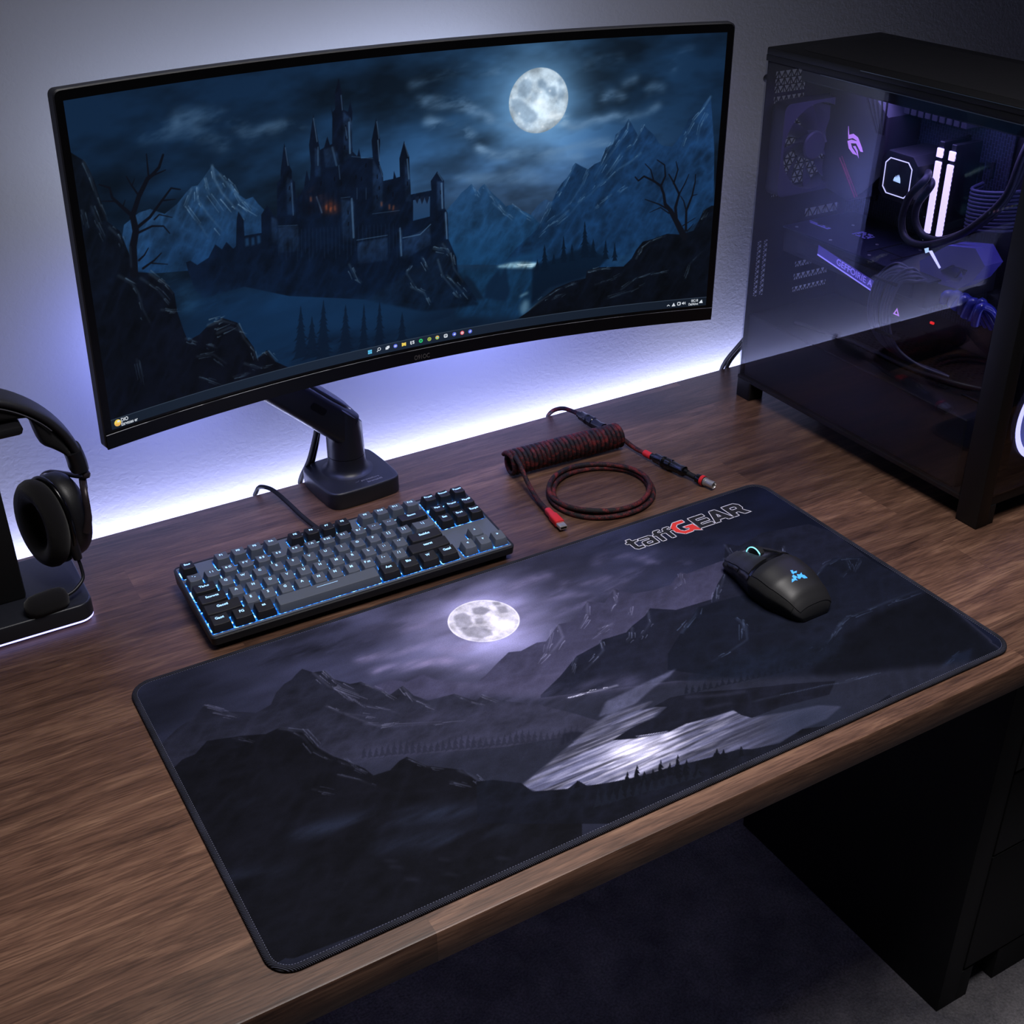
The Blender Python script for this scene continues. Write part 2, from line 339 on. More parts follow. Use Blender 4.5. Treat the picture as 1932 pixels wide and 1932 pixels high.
SCREEN_ART = [
["s",[671,30,689,28],7.75,7.75,[92,128,165],0.45,5],
["s",[692,39,724,44,749,41,771,40],7.15,7.15,[92,128,165],0.75,5],
["s",[614,82,645,88,670,87,692,95],17.88,17.88,[92,128,165],0.35,5],
["s",[686,86,708,105,733,116,746,132,762,140,804,147],11.92,11.92,[92,128,165],0.6,5],
["s",[622,119,647,128,663,141,688,144],17.88,17.88,[92,128,165],0.4,5],
["s",[676,134,710,152,717,170,733,184,756,193,791,193],13.11,13.11,[92,128,165],0.65,5],
["s",[791,193,837,195,886,190,936,185,975,187],14.91,14.91,[92,128,165],0.4,5],
["s",[895,152,921,151,947,141,964,146,983,137,1010,143],8.95,8.95,[92,128,165],0.7,5],
["s",[1010,143,1049,139,1074,125],7.75,7.75,[92,128,165],0.45,5],
["s",[962,105,978,100,1001,106],13.11,13.11,[92,128,165],0.65,5],
["s",[1047,99,1062,88,1079,93],10.73,10.73,[92,128,165],0.4,5],
["s",[1003,82,1025,72],10.73,10.73,[92,128,165],0.35,5],
["s",[924,48,956,38,994,35],11.92,11.92,[92,128,165],0.3,5],
["s",[1096,60,1105,40,1130,30],14.91,14.91,[92,128,165],0.25,5],
["s",[779,227,805,223,825,231],7.15,7.15,[92,128,165],0.6,5],
["s",[837,206,923,209],11.92,11.92,[92,128,165],0.3,5],
["s",[674,222,746,234,838,244],17.88,17.88,[92,128,165],0.25,5],
["s",[314,94,358,91,386,104,405,116],18.74,18.74,[92,128,165],0.3,6],
["s",[176,50,236,56,273,73,298,99],24.45,24.45,[92,128,165],0.22,6],
["s",[607,78,658,85,692,96,714,110],16.3,16.3,[92,128,165],0.4,6],
["s",[623,116,657,132,700,148],20.37,20.37,[92,128,165],0.35,6],
["s",[591,52,620,47],9.78,9.78,[92,128,165],0.35,6],
["s",[637,47,671,35,693,29],16.3,16.3,[92,128,165],0.25,6],
["s",[118,67,188,71,247,102],28.52,28.52,[92,128,165],0.2,6],
["m",[835,100,898,105]],
["f",[795,67,809,58,822,66,819,84,810,94,794,90],[84,114,146],[84,114,146],0.4,2.2,0],
["f",[832,64,841,61,852,72,846,81,833,76],[84,114,146],[84,114,146],0.5,2.2,0],
["f",[844,77,867,77,872,91,864,97,850,89],[84,114,146],[84,114,146],0.5,2.2,0],
["f",[874,79,887,86,884,100,872,102],[84,114,146],[84,114,146],0.4,2.2,0],
["f",[870,64,880,64,883,74,875,77],[84,114,146],[84,114,146],0.43,2.2,0],
["f",[781,92,800,94,816,109,832,122,833,134,820,139,804,132,791,119,781,106],[84,114,146],[84,114,146],0.45,2.2,0],
["f",[804,132,817,133,810,144],[84,114,146],[84,114,146],0.36,2.2,0],
["f",[822,84,835,85,832,102,819,104],[84,114,146],[84,114,146],0.29,2.2,0],
["f",[864,99,877,106,874,113],[84,114,146],[84,114,146],0.29,2.2,0],
["s",[835,99,849,118,868,132,885,136],17.88,17.88,[240,248,252],0.5,6],
["s",[833,146,856,136],11.92,11.92,[240,248,252],0.5,6],
["s",[786,91,786,91],2.69,2.69,[245,250,255],0.8,1],
["s",[839,85,840,85],2.69,2.69,[245,250,255],0.8,1],
["s",[809,58,810,58],2.69,2.69,[245,250,255],0.8,1],
["s",[856,84,857,84],2.69,2.69,[245,250,255],0.8,1],
["s",[797,119,798,120],2.69,2.69,[245,250,255],0.8,1],
["s",[843,147,844,147],2.69,2.69,[245,250,255],0.8,1],
["s",[778,141,804,147,823,145],7.75,7.75,[70,95,130],0.5,5],
["f",[824,308,839,292,852,284,866,290,905,264,908,362,820,351],[34,62,98],[26,58,96],1,0,0.2],
["f",[654,281,661,273,674,262,684,251,694,245,704,237,710,245,715,254,721,246,730,240,739,253,749,264,762,276,772,288,786,286,799,295,806,301,826,313,846,335,813,360,766,403,646,384],[26,60,98],[14,54,92],1,0,0.25],
["s",[730,241,739,258,753,275,772,300,793,315],4.77,1.19,[96,132,168],0.4,2],
["s",[705,238,710,251,716,261],4.77,1.19,[96,132,168],0.4,2],
["s",[746,278,763,295,786,314],4.77,1.19,[96,132,168],0.4,2],
["s",[786,287,806,304,826,319],4.77,1.19,[96,132,168],0.4,2],
["f",[766,400,793,374,836,341,850,316,866,290,877,267,885,256,895,247,901,238,906,226,911,220,924,228,937,235,950,226,962,222,968,207,972,197,986,191,990,174,998,168,1007,160,1015,146,1025,162,1035,178,1039,166,1044,158,1054,168,1068,180,1079,196,1086,201,1106,205,1117,191,1127,174,1137,153,1152,143,1158,139,1164,127,1177,112,1192,209,1201,334,1116,399,1014,441,862,423],[20,50,88],[12,44,80],1,0,0.3],
["s",[911,221,901,241,888,262,876,283],4.18,1.19,[98,138,172],0.6,2],
["s",[1016,149,1014,164,1002,184,986,205,970,226,952,256],5.37,1.19,[98,138,172],0.5,2],
["s",[998,169,985,189,973,207,964,225,950,249],4.77,1.19,[98,138,172],0.5,2],
["s",[1044,160,1038,175,1026,196,1010,207],4.77,1.19,[98,138,172],0.5,2],
["s",[1043,212,1024,227,998,240,978,258,959,269,943,284,920,300],5.37,1.19,[98,138,172],0.4,2],
["s",[987,288,967,302,951,317],4.18,1.19,[98,138,172],0.35,2],
["s",[900,311,880,326,857,339,840,354],4.18,1.19,[98,138,172],0.45,2],
["s",[1177,114,1164,136,1146,157,1134,181,1126,206],4.77,1.19,[98,138,172],0.55,2],
["s",[1172,146,1160,170,1156,201],4.18,1.19,[98,138,172],0.4,2],
["s",[938,235,925,266,906,293,886,313,853,332],3.58,1.19,[98,138,172],0.4,2],
["s",[866,292,853,316,840,340],4.18,1.19,[98,138,172],0.4,2],
["s",[1003,210,978,245,959,269],5.96,1.19,[98,138,172],0.25,2],
["s",[1016,277,1003,286],3.58,1.19,[98,138,172],0.35,2],
["s",[932,282,907,315,880,335],3.58,1.19,[98,138,172],0.3,2],
["f",[62,219,68,200,95,186,114,184,137,197,160,185,177,170,188,162,198,162,211,150,226,134,236,146,242,156,246,164,254,163,263,182,269,191,279,200,292,198,300,211,309,222,333,252,328,324,108,290,57,270],[30,62,98],[12,42,78],1,0,0.35],
["s",[226,135,228,157,238,181,256,207,274,226],6.52,1.22,[104,140,172],0.6,2],
["s",[238,151,255,176,269,198,299,222],6.52,1.22,[104,140,172],0.5,2],
["s",[197,166,195,184,211,213,232,244],5.7,1.22,[104,140,172],0.5,2],
["s",[187,166,174,191,194,225,207,251],4.89,1.22,[104,140,172],0.4,2],
["s",[256,169,269,198,287,224],4.89,1.22,[104,140,172],0.35,2],
["s",[211,154,215,177,232,206],4.07,1.22,[104,140,172],0.4,2],
["s",[656,360,739,386,841,387],44.72,44.72,[16,58,98],0.45,18],
["f",[753,404,780,401,807,402,838,409,837,420,794,414,763,409],[130,172,192],[130,172,192],0.85,3,0.5],
["s",[794,410,838,414],4.18,4.18,[190,220,232],0.8,2],
["f",[672,395,753,408,838,423,829,522,671,496],[12,50,84],[12,46,80],0.8,8,0.3],
["s",[804,473,818,468],3.58,3.58,[110,150,172],0.7,3],
["f",[803,497,812,481,822,486,822,504,808,516],[100,140,165],[100,140,165],0.6,5,0],
["s",[1006,420,1047,410],35.78,35.78,[26,66,104],0.5,16],
["f",[827,494,828,418,841,410,868,407,889,403,906,395,923,392,946,383,964,405,989,414,966,436,932,452,863,464],[6,26,48],[4,20,40],0.95,2,0],
["p",[852,372,854,429],20.87,[5,22,42],1],
["p",[891,360,893,417],17.88,[5,22,42],1],
["p",[909,378,910,416],14.91,[5,22,42],1],
["p",[934,335,937,412],23.85,[5,22,42],1],
["p",[953,373,954,414],17.88,[5,22,42],1],
["p",[979,378,980,420],16.69,[5,22,42],1],
["p",[998,386,1000,426],13.72,[5,22,42],1],
["p",[872,394,872,418],11.92,[5,22,42],1],
["p",[838,400,838,427],11.92,[5,22,42],1],
["f",[729,465,734,438,746,423,758,410,762,426,773,407,777,428,782,459,774,479],[8,30,56],[8,30,56],0.85,2,0],
["f",[679,423,692,412,706,427,729,468,689,461],[9,28,50],[9,28,50],1,2,0],
["f",[166,300,164,284,172,283,183,293,204,285,218,265,229,276,238,265,249,279,254,276,260,230,264,218,272,233,271,261,302,262,304,231,316,217,326,235,332,240,337,183,344,176,345,163,355,118,361,156,365,166,364,180,369,186,369,216,385,199,388,184,392,169,396,189,400,162,399,128,410,78,417,129,418,139,426,136,433,118,437,133,441,132,444,89,443,67,445,79,450,75,451,50,459,25,464,51,465,78,473,82,478,65,481,83,480,97,477,104,478,150,486,159,490,146,493,164,515,165,514,136,524,99,530,136,527,177,533,197,533,209,552,208,554,194,558,207,565,206,565,174,575,144,584,174,584,208,585,241,625,239,624,222,637,206,650,225,650,275,656,285,657,336,672,374,675,410,689,426,713,467,606,457,517,431,429,408,344,386,263,350,188,353,174,334],[9,18,36],[5,21,44],1,0,0.3],
["f",[589,252,622,250,621,287,588,290],[34,62,98],[26,58,96],1,0,0],
["f",[593,251,597,260,601,250,601,246,593,247],[14,26,48],[14,26,48],1,0,0],
["f",[603,252,606,262,611,252,611,247,603,248],[14,26,48],[14,26,48],1,0,0],
["f",[612,253,616,263,620,253,620,249,612,249],[14,26,48],[14,26,48],1,0,0],
["f",[272,266,278,266,278,279,271,280],[18,48,82],[18,48,82],1,1,0],
["f",[283,267,288,267,288,280,282,281],[18,48,82],[18,48,82],1,1,0],
["f",[293,266,299,266,299,279,293,280],[18,48,82],[18,48,82],1,1,0],
["f",[464,80,480,97,477,158,461,164],[28,50,82],[14,32,58],0.6,0.8,0.5],
["f",[515,168,532,201,530,262,511,263],[28,50,82],[14,32,58],0.6,0.8,0.5],
["f",[409,133,417,140,417,184,406,183],[28,50,82],[14,32,58],0.6,0.8,0.5],
["f",[354,174,364,181,365,242,351,240],[28,50,82],[14,32,58],0.6,0.8,0.5],
["f",[575,179,584,208,585,254,574,252],[28,50,82],[14,32,58],0.6,0.8,0.5],
["f",[636,224,649,227,650,280,636,278],[28,50,82],[14,32,58],0.6,0.8,0.5],
["f",[649,284,656,286,657,336,649,334],[28,50,82],[14,32,58],0.6,0.8,0.5],
["f",[452,229,476,237,474,311,451,306],[28,50,82],[14,32,58],0.6,0.8,0.5],
["f",[559,302,566,305,567,357,559,355],[28,50,82],[14,32,58],0.6,0.8,0.5],
["f",[425,139,445,136,456,171,426,170],[28,50,82],[14,32,58],0.6,0.8,0.5],
["f",[478,313,537,313,537,356,478,354],[28,50,82],[14,32,58],0.6,0.8,0.5],
["f",[568,323,621,306,622,340,568,361],[28,50,82],[14,32,58],0.6,0.8,0.5],
["f",[333,258,370,261,369,307,331,304],[28,50,82],[14,32,58],0.6,0.8,0.5],
["f",[322,238,332,244,330,288,319,282],[28,50,82],[14,32,58],0.6,0.8,0.5],
["s",[468,104,467,110],2.04,2.04,[5,9,20],0.8,0],
["s",[467,123,467,129],2.04,2.04,[5,9,20],0.8,0],
["s",[464,138,464,144],2.04,2.04,[5,9,20],0.8,0],
["s",[522,197,522,203],2.04,2.04,[5,9,20],0.8,0],
["s",[525,218,525,223],2.04,2.04,[5,9,20],0.8,0],
["s",[520,233,520,239],2.04,2.04,[5,9,20],0.8,0],
["s",[359,192,358,197],2.04,2.04,[5,9,20],0.8,0],
["s",[359,211,358,216],2.04,2.04,[5,9,20],0.8,0],
["s",[579,217,579,223],2.04,2.04,[5,9,20],0.8,0],
["s",[643,242,643,248],2.04,2.04,[5,9,20],0.8,0],
["s",[464,252,464,258],2.04,2.04,[5,9,20],0.8,0],
["s",[464,273,463,278],2.04,2.04,[5,9,20],0.8,0],
["s",[502,174,501,180],2.04,2.04,[5,9,20],0.8,0],
["s",[492,197,492,202],2.04,2.04,[5,9,20],0.8,0],
["s",[482,191,482,197],2.04,2.04,[5,9,20],0.8,0],
["s",[442,189,442,195],2.04,2.04,[5,9,20],0.8,0],
["s",[454,199,454,204],2.04,2.04,[5,9,20],0.8,0],
["s",[417,193,416,199],2.04,2.04,[5,9,20],0.8,0],
["s",[542,220,542,226],2.04,2.04,[5,9,20],0.8,0],
["s",[551,233,550,239],2.04,2.04,[5,9,20],0.8,0],
["s",[563,327,562,333],2.04,2.04,[5,9,20],0.8,0],
["s",[332,264,330,308],1.63,1.63,[20,40,68],0.35,0.6],
["s",[339,265,337,302],1.63,1.63,[20,40,68],0.35,0.6],
["s",[346,266,343,320],1.63,1.63,[20,40,68],0.35,0.6],
["s",[353,267,351,313],1.63,1.63,[20,40,68],0.35,0.6],
["s",[360,268,358,307],1.63,1.63,[20,40,68],0.35,0.6],
["s",[368,269,364,325],1.63,1.63,[20,40,68],0.35,0.6],
["s",[375,270,372,319],1.63,1.63,[20,40,68],0.35,0.6],
["s",[382,270,380,312],1.63,1.63,[20,40,68],0.35,0.6],
["s",[389,271,386,330],1.63,1.63,[20,40,68],0.35,0.6],
["s",[396,272,393,324],1.63,1.63,[20,40,68],0.35,0.6],
["s",[403,273,401,318],1.63,1.63,[20,40,68],0.35,0.6],
["s",[410,274,409,311],1.63,1.63,[20,40,68],0.35,0.6],
["s",[417,275,415,330],1.63,1.63,[20,40,68],0.35,0.6],
["s",[424,276,422,323],1.63,1.63,[20,40,68],0.35,0.6],
["s",[432,277,430,317],1.63,1.63,[20,40,68],0.35,0.6],
["s",[439,278,436,335],1.63,1.63,[20,40,68],0.35,0.6],
["s",[446,278,444,328],1.63,1.63,[20,40,68],0.35,0.6],
["s",[453,279,452,322],1.63,1.63,[20,40,68],0.35,0.6],
["s",[461,280,458,340],1.63,1.63,[20,40,68],0.35,0.6],
["s",[468,281,466,334],1.63,1.63,[20,40,68],0.35,0.6],
["s",[475,282,474,327],1.63,1.63,[20,40,68],0.35,0.6],
["s",[482,283,480,346],1.63,1.63,[20,40,68],0.35,0.6],
["s",[490,283,488,339],1.63,1.63,[20,40,68],0.35,0.6],
["s",[497,284,496,332],1.63,1.63,[20,40,68],0.35,0.6],
["s",[504,285,502,351],1.63,1.63,[20,40,68],0.35,0.6],
["s",[512,286,510,344],1.63,1.63,[20,40,68],0.35,0.6],
["s",[519,287,518,338],1.63,1.63,[20,40,68],0.35,0.6],
["s",[526,287,524,356],1.63,1.63,[20,40,68],0.35,0.6],
["s",[534,288,532,350],1.63,1.63,[20,40,68],0.35,0.6],
["s",[541,289,540,343],1.63,1.63,[20,40,68],0.35,0.6],
["s",[549,290,548,336],1.63,1.63,[20,40,68],0.35,0.6],
["s",[555,307,555,355],1.63,1.63,[20,40,68],0.35,0.6],
["s",[563,308,562,348],1.63,1.63,[20,40,68],0.35,0.6],
["s",[474,100,473,152],3.14,3.14,[78,116,154],0.56,0.5],
["s",[462,54,463,78],1.8,1.8,[78,116,154],0.4,0.5],
["s",[526,137,527,173],2.24,2.24,[78,116,154],0.48,0.5],
["s",[580,177,582,212],2.69,2.69,[78,116,154],0.48,0.5],
["s",[472,232,472,302],3.58,3.58,[78,116,154],0.48,0.5],
["s",[562,300,563,352],3.14,3.14,[78,116,154],0.48,0.5],
["s",[645,229,646,275],3.14,3.14,[78,116,154],0.6,0.5],
["s",[652,284,654,334],3.14,3.14,[78,116,154],0.56,0.5],
["s",[410,85,414,124],1.8,1.8,[78,116,154],0.48,0.5],
["s",[356,126,359,156],1.8,1.8,[78,116,154],0.4,0.5],
["s",[525,105,528,134],1.8,1.8,[78,116,154],0.44,0.5],
["s",[576,148,582,172],1.8,1.8,[78,116,154],0.4,0.5],
["s",[638,209,647,224],1.8,1.8,[78,116,154],0.44,0.5],
["s",[441,138,447,169],3.58,3.58,[78,116,154],0.28,0.5],
["s",[415,134,413,164],2.24,2.24,[78,116,154],0.36,0.5],
["s",[407,218,415,247],2.69,2.69,[78,116,154],0.4,0.5],
["s",[363,187,362,242],2.24,2.24,[78,116,154],0.32,0.5],
["s",[478,308,537,309],1.34,1.34,[78,116,154],0.48,0.5],
["s",[567,319,601,318,622,302],1.8,1.8,[78,116,154],0.56,0.5],
["s",[452,227,469,228],1.12,1.12,[78,116,154],0.36,0.5],
["s",[510,265,562,267],1.12,1.12,[78,116,154],0.36,0.5],
["s",[333,256,368,261],1.12,1.12,[78,116,154],0.32,0.5],
["s",[527,181,532,201],1.8,1.8,[78,116,154],0.32,0.5],
["s",[476,158,515,167],1.34,1.34,[78,116,154],0.32,0.5],
["s",[476,93,477,103],1.34,1.34,[78,116,154],0.28,0.5],
["s",[467,107,469,126],1.56,1.56,[78,116,154],0.4,0.5],
["s",[451,170,452,194],1.56,1.56,[78,116,154],0.32,0.5],
["s",[500,217,499,237],1.12,1.12,[78,116,154],0.28,0.5],
["s",[483,214,482,234],1.12,1.12,[78,116,154],0.28,0.5],
["s",[401,213,402,213],18.74,18.74,[120,54,34],0.36,6],
["s",[426,237,428,237],20.37,20.37,[120,54,34],0.6,6],
["s",[439,245,440,245],12.22,12.22,[120,54,34],0.48,6],
["s",[533,250,534,250],13.85,13.85,[120,54,34],0.4,6],
["s",[550,258,552,258],12.22,12.22,[120,54,34],0.44,6],
["s",[389,235,390,235],10.6,10.6,[120,54,34],0.28,6],
["s",[415,219,417,220],12.22,12.22,[120,54,34],0.32,6],
["s",[424,236,424,242],2.85,2.85,[180,92,54],0.5,1],
["s",[432,241,431,247],2.85,2.85,[180,92,54],0.5,1],
["s",[439,240,439,246],2.85,2.85,[180,92,54],0.5,1],
["s",[528,247,528,253],2.85,2.85,[180,92,54],0.5,1],
["s",[543,254,543,261],2.85,2.85,[180,92,54],0.5,1],
["s",[551,257,550,263],2.85,2.85,[180,92,54],0.5,1],
["s",[396,217,396,223],2.85,2.85,[180,92,54],0.5,1],
["s",[374,205,373,240],2.45,2.45,[8,14,30],0.6,1],
["s",[383,206,382,241],2.45,2.45,[8,14,30],0.6,1],
["s",[392,208,391,243],2.45,2.45,[8,14,30],0.6,1],
["s",[401,209,400,244],2.45,2.45,[8,14,30],0.6,1],
["s",[410,211,409,246],2.45,2.45,[8,14,30],0.6,1],
["s",[420,212,418,248],2.45,2.45,[8,14,30],0.6,1],
["s",[429,214,427,249],2.45,2.45,[8,14,30],0.6,1],
["s",[438,215,437,251],2.45,2.45,[8,14,30],0.6,1],
["s",[447,216,446,252],2.45,2.45,[8,14,30],0.6,1],
["f",[490,425,563,391,581,381,608,377,627,345,640,338,656,338,668,369,676,406,701,446,717,477,606,471],[10,22,40],[6,22,42],0.9,2,0.4],
["s",[581,376,572,388,589,418],5.3,1.63,[86,116,142],0.5,2],
["s",[604,363,615,387],5.3,1.63,[86,116,142],0.5,2],
["s",[645,343,662,368,667,395,685,425],5.3,1.63,[86,116,142],0.5,2],
["s",[635,372,644,405,666,436,680,457],5.3,1.63,[86,116,142],0.5,2],
["s",[580,416,607,434,615,454],5.3,1.63,[86,116,142],0.5,2],
["s",[461,350,470,374,483,389],5.3,1.63,[86,116,142],0.5,2],
["s",[653,406,675,433,694,459],5.3,1.63,[86,116,142],0.5,2],
["s",[627,349,649,357],5.3,1.63,[86,116,142],0.5,2],
["s",[179,363,300,409,427,452,516,457],48.89,48.89,[12,44,80],0.55,26],
["s",[131,292,143,326,164,359],28.52,28.52,[24,62,98],0.5,16],
["p",[364,408,357,511],36.67,[5,20,40],0.75],
["p",[408,406,400,522],40.74,[5,20,40],0.75],
["p",[450,424,444,533],39.12,[5,20,40],0.75],
["p",[486,429,480,541],28.52,[5,20,40],0.75],
["p",[517,431,512,539],32.59,[5,20,40],0.75],
["p",[384,433,378,516],36.67,[5,20,40],0.75],
["p",[561,462,558,535],28.52,[5,20,40],0.75],
["s",[336,496,513,521,698,506],44.82,44.82,[6,22,44],0.7,22],
["f",[0,74,20,91,24,102,30,120,35,149,39,167,42,189,60,208,66,231,78,280,100,288,122,305,138,332,139,364,147,403,152,421,174,415,191,403,217,396,244,412,257,441,270,466,274,489,294,477,309,504,334,523,332,550,-5,543,-84,518,-12,65],[8,16,28],[6,10,22],1,0,0.4],
["s",[18,92,25,116,32,152,42,187],8.15,2.04,[74,98,120],0.35,2],
["s",[44,199,58,218,62,230],6.52,2.04,[74,98,120],0.4,2],
["s",[48,279,68,296,77,317,81,345,90,371],7.33,2.04,[74,98,120],0.4,2],
["s",[100,288,121,309,136,332],7.33,2.04,[74,98,120],0.45,2],
["s",[84,292,109,317,125,345],6.52,2.04,[74,98,120],0.35,2],
["s",[112,354,139,364],5.7,2.04,[74,98,120],0.4,2],
["s",[191,403,216,401,240,413],8.97,2.04,[74,98,120],0.6,2],
["s",[206,421,231,417,251,431],8.15,2.04,[74,98,120],0.5,2],
["s",[244,416,254,445,269,470,272,488],6.52,2.04,[74,98,120],0.5,2],
["s",[149,416,168,428],5.7,2.04,[74,98,120],0.45,2],
["s",[165,454,194,458,217,482],5.7,2.04,[74,98,120],0.35,2],
["s",[276,485,294,481,309,503],6.52,2.04,[74,98,120],0.5,2],
["s",[250,491,274,507,300,509],6.52,2.04,[74,98,120],0.35,2],
["s",[165,493,196,515],5.7,2.04,[74,98,120],0.3,2],
["s",[59,427,62,469],4.89,2.04,[74,98,120],0.25,2],
["s",[20,160,27,189,34,213],5.7,2.04,[74,98,120],0.3,2],
["s",[5,163,8,192],4.89,2.04,[74,98,120],0.3,2],
["s",[227,511,257,511],5.7,2.04,[74,98,120],0.3,2],
["s",[188,439,203,448],5.7,2.04,[74,98,120],0.3,2],
["s",[74,282,78,238,86,214,84,187],13.85,9.78,[9,13,24],1,0.5],
["s",[83,191,98,161,116,136,124,132,137,122,146,104],8.97,3.67,[9,13,24],1,0.5],
["s",[124,133,147,128],3.26,1.63,[9,13,24],1,0.5],
["s",[118,134,119,98],3.26,1.63,[9,13,24],1,0.5],
["s",[98,159,89,142,82,126],3.26,1.63,[9,13,24],1,0.5],
["s",[83,188,67,169,55,154,53,138,37,130],6.52,2.04,[9,13,24],1,0.5],
["s",[58,160,38,156],2.85,1.22,[9,13,24],1,0.5],
["s",[87,210,112,197,134,176,153,158,168,163],5.7,2.04,[9,13,24],1,0.5],
["s",[138,175,158,177],2.85,1.22,[9,13,24],1,0.5],
["s",[88,218,114,212,133,216,142,230],4.07,1.63,[9,13,24],1,0.5],
["s",[119,202,128,196,149,205],2.85,1.22,[9,13,24],1,0.5],
["s",[85,262,95,256,103,246],3.67,1.63,[9,13,24],1,0.5],
["s",[90,277,111,268,124,259],4.07,1.63,[9,13,24],1,0.5],
["s",[106,272,132,280],2.45,1.22,[9,13,24],1,0.5],
["s",[70,172,75,162],2.45,1.22,[9,13,24],1,0.5],
["s",[89,142,95,132],2.04,1.22,[9,13,24],1,0.5],
["s",[71,270,73,236],2.04,2.04,[40,62,86],0.5,1],
["f",[800,519,822,507,850,484,877,467,911,457,940,454,942,438,966,434,993,436,1019,438,1035,423,1044,406,1057,390,1080,386,1107,378,1135,382,1162,376,1172,356,1180,336,1196,327,1214,328,1216,532,1019,549],[7,14,26],[5,10,20],1,0,0.4],
["s",[822,505,850,487,877,473,891,468],4.77,1.49,[78,104,126],0.55,2],
["s",[945,441,969,438,993,439],5.96,1.49,[78,104,126],0.55,2],
["s",[1045,424,1054,404,1070,392,1104,382],5.37,1.49,[78,104,126],0.5,2],
["s",[1016,487,1047,466,1085,457],5.37,1.49,[78,104,126],0.4,2],
["s",[897,466,918,461],3.58,1.49,[78,104,126],0.35,2],
["s",[989,502,1038,493,1065,482],4.18,1.49,[78,104,126],0.3,2],
["s",[1085,462,1113,458],3.58,1.49,[78,104,126],0.35,2],
["s",[1152,476,1160,445,1183,422],4.18,1.49,[78,104,126],0.3,2],
["s",[1178,353,1187,336],4.77,1.49,[78,104,126],0.35,2],
["s",[870,490,898,480],3.58,1.49,[78,104,126],0.35,2],
["s",[960,470,991,463,1015,455],3.58,1.49,[78,104,126],0.3,2],
["s",[1144,388,1126,356,1111,331,1099,317],13.11,6.56,[10,14,24],1,0.5],
["s",[1099,317,1095,297,1088,280,1073,269,1052,258,1041,266,1034,258],5.96,2.38,[10,14,24],1,0.5],
["s",[1088,280,1096,261,1093,239,1077,228],4.18,1.79,[10,14,24],1,0.5],
["s",[1073,270,1065,246,1053,234],2.99,1.49,[10,14,24],1,0.5],
["s",[1125,354,1121,325,1127,299,1114,275,1103,258],6.56,2.38,[10,14,24],1,0.5],
["s",[1114,277,1121,250,1116,234],3.58,1.49,[10,14,24],1,0.5],
["s",[1127,299,1138,277,1144,261],2.99,1.49,[10,14,24],1,0.5],
["s",[1146,374,1144,334,1154,304,1158,278,1158,262],5.37,1.79,[10,14,24],1,0.5],
["s",[1144,334,1137,313,1130,303],2.99,1.49,[10,14,24],1,0.5],
["s",[1111,331,1086,316,1057,304],4.18,1.49,[10,14,24],1,0.5],
["s",[1108,336,1090,323,1068,331],2.69,1.19,[10,14,24],1,0.5],
["s",[1139,364,1164,350],2.38,1.19,[10,14,24],1,0.5],
["s",[1154,304,1164,302],2.38,1.19,[10,14,24],1,0.5],
["s",[1149,376,1161,362],2.38,1.19,[10,14,24],1,0.5],
["t",[-2,521,1199,521]]]
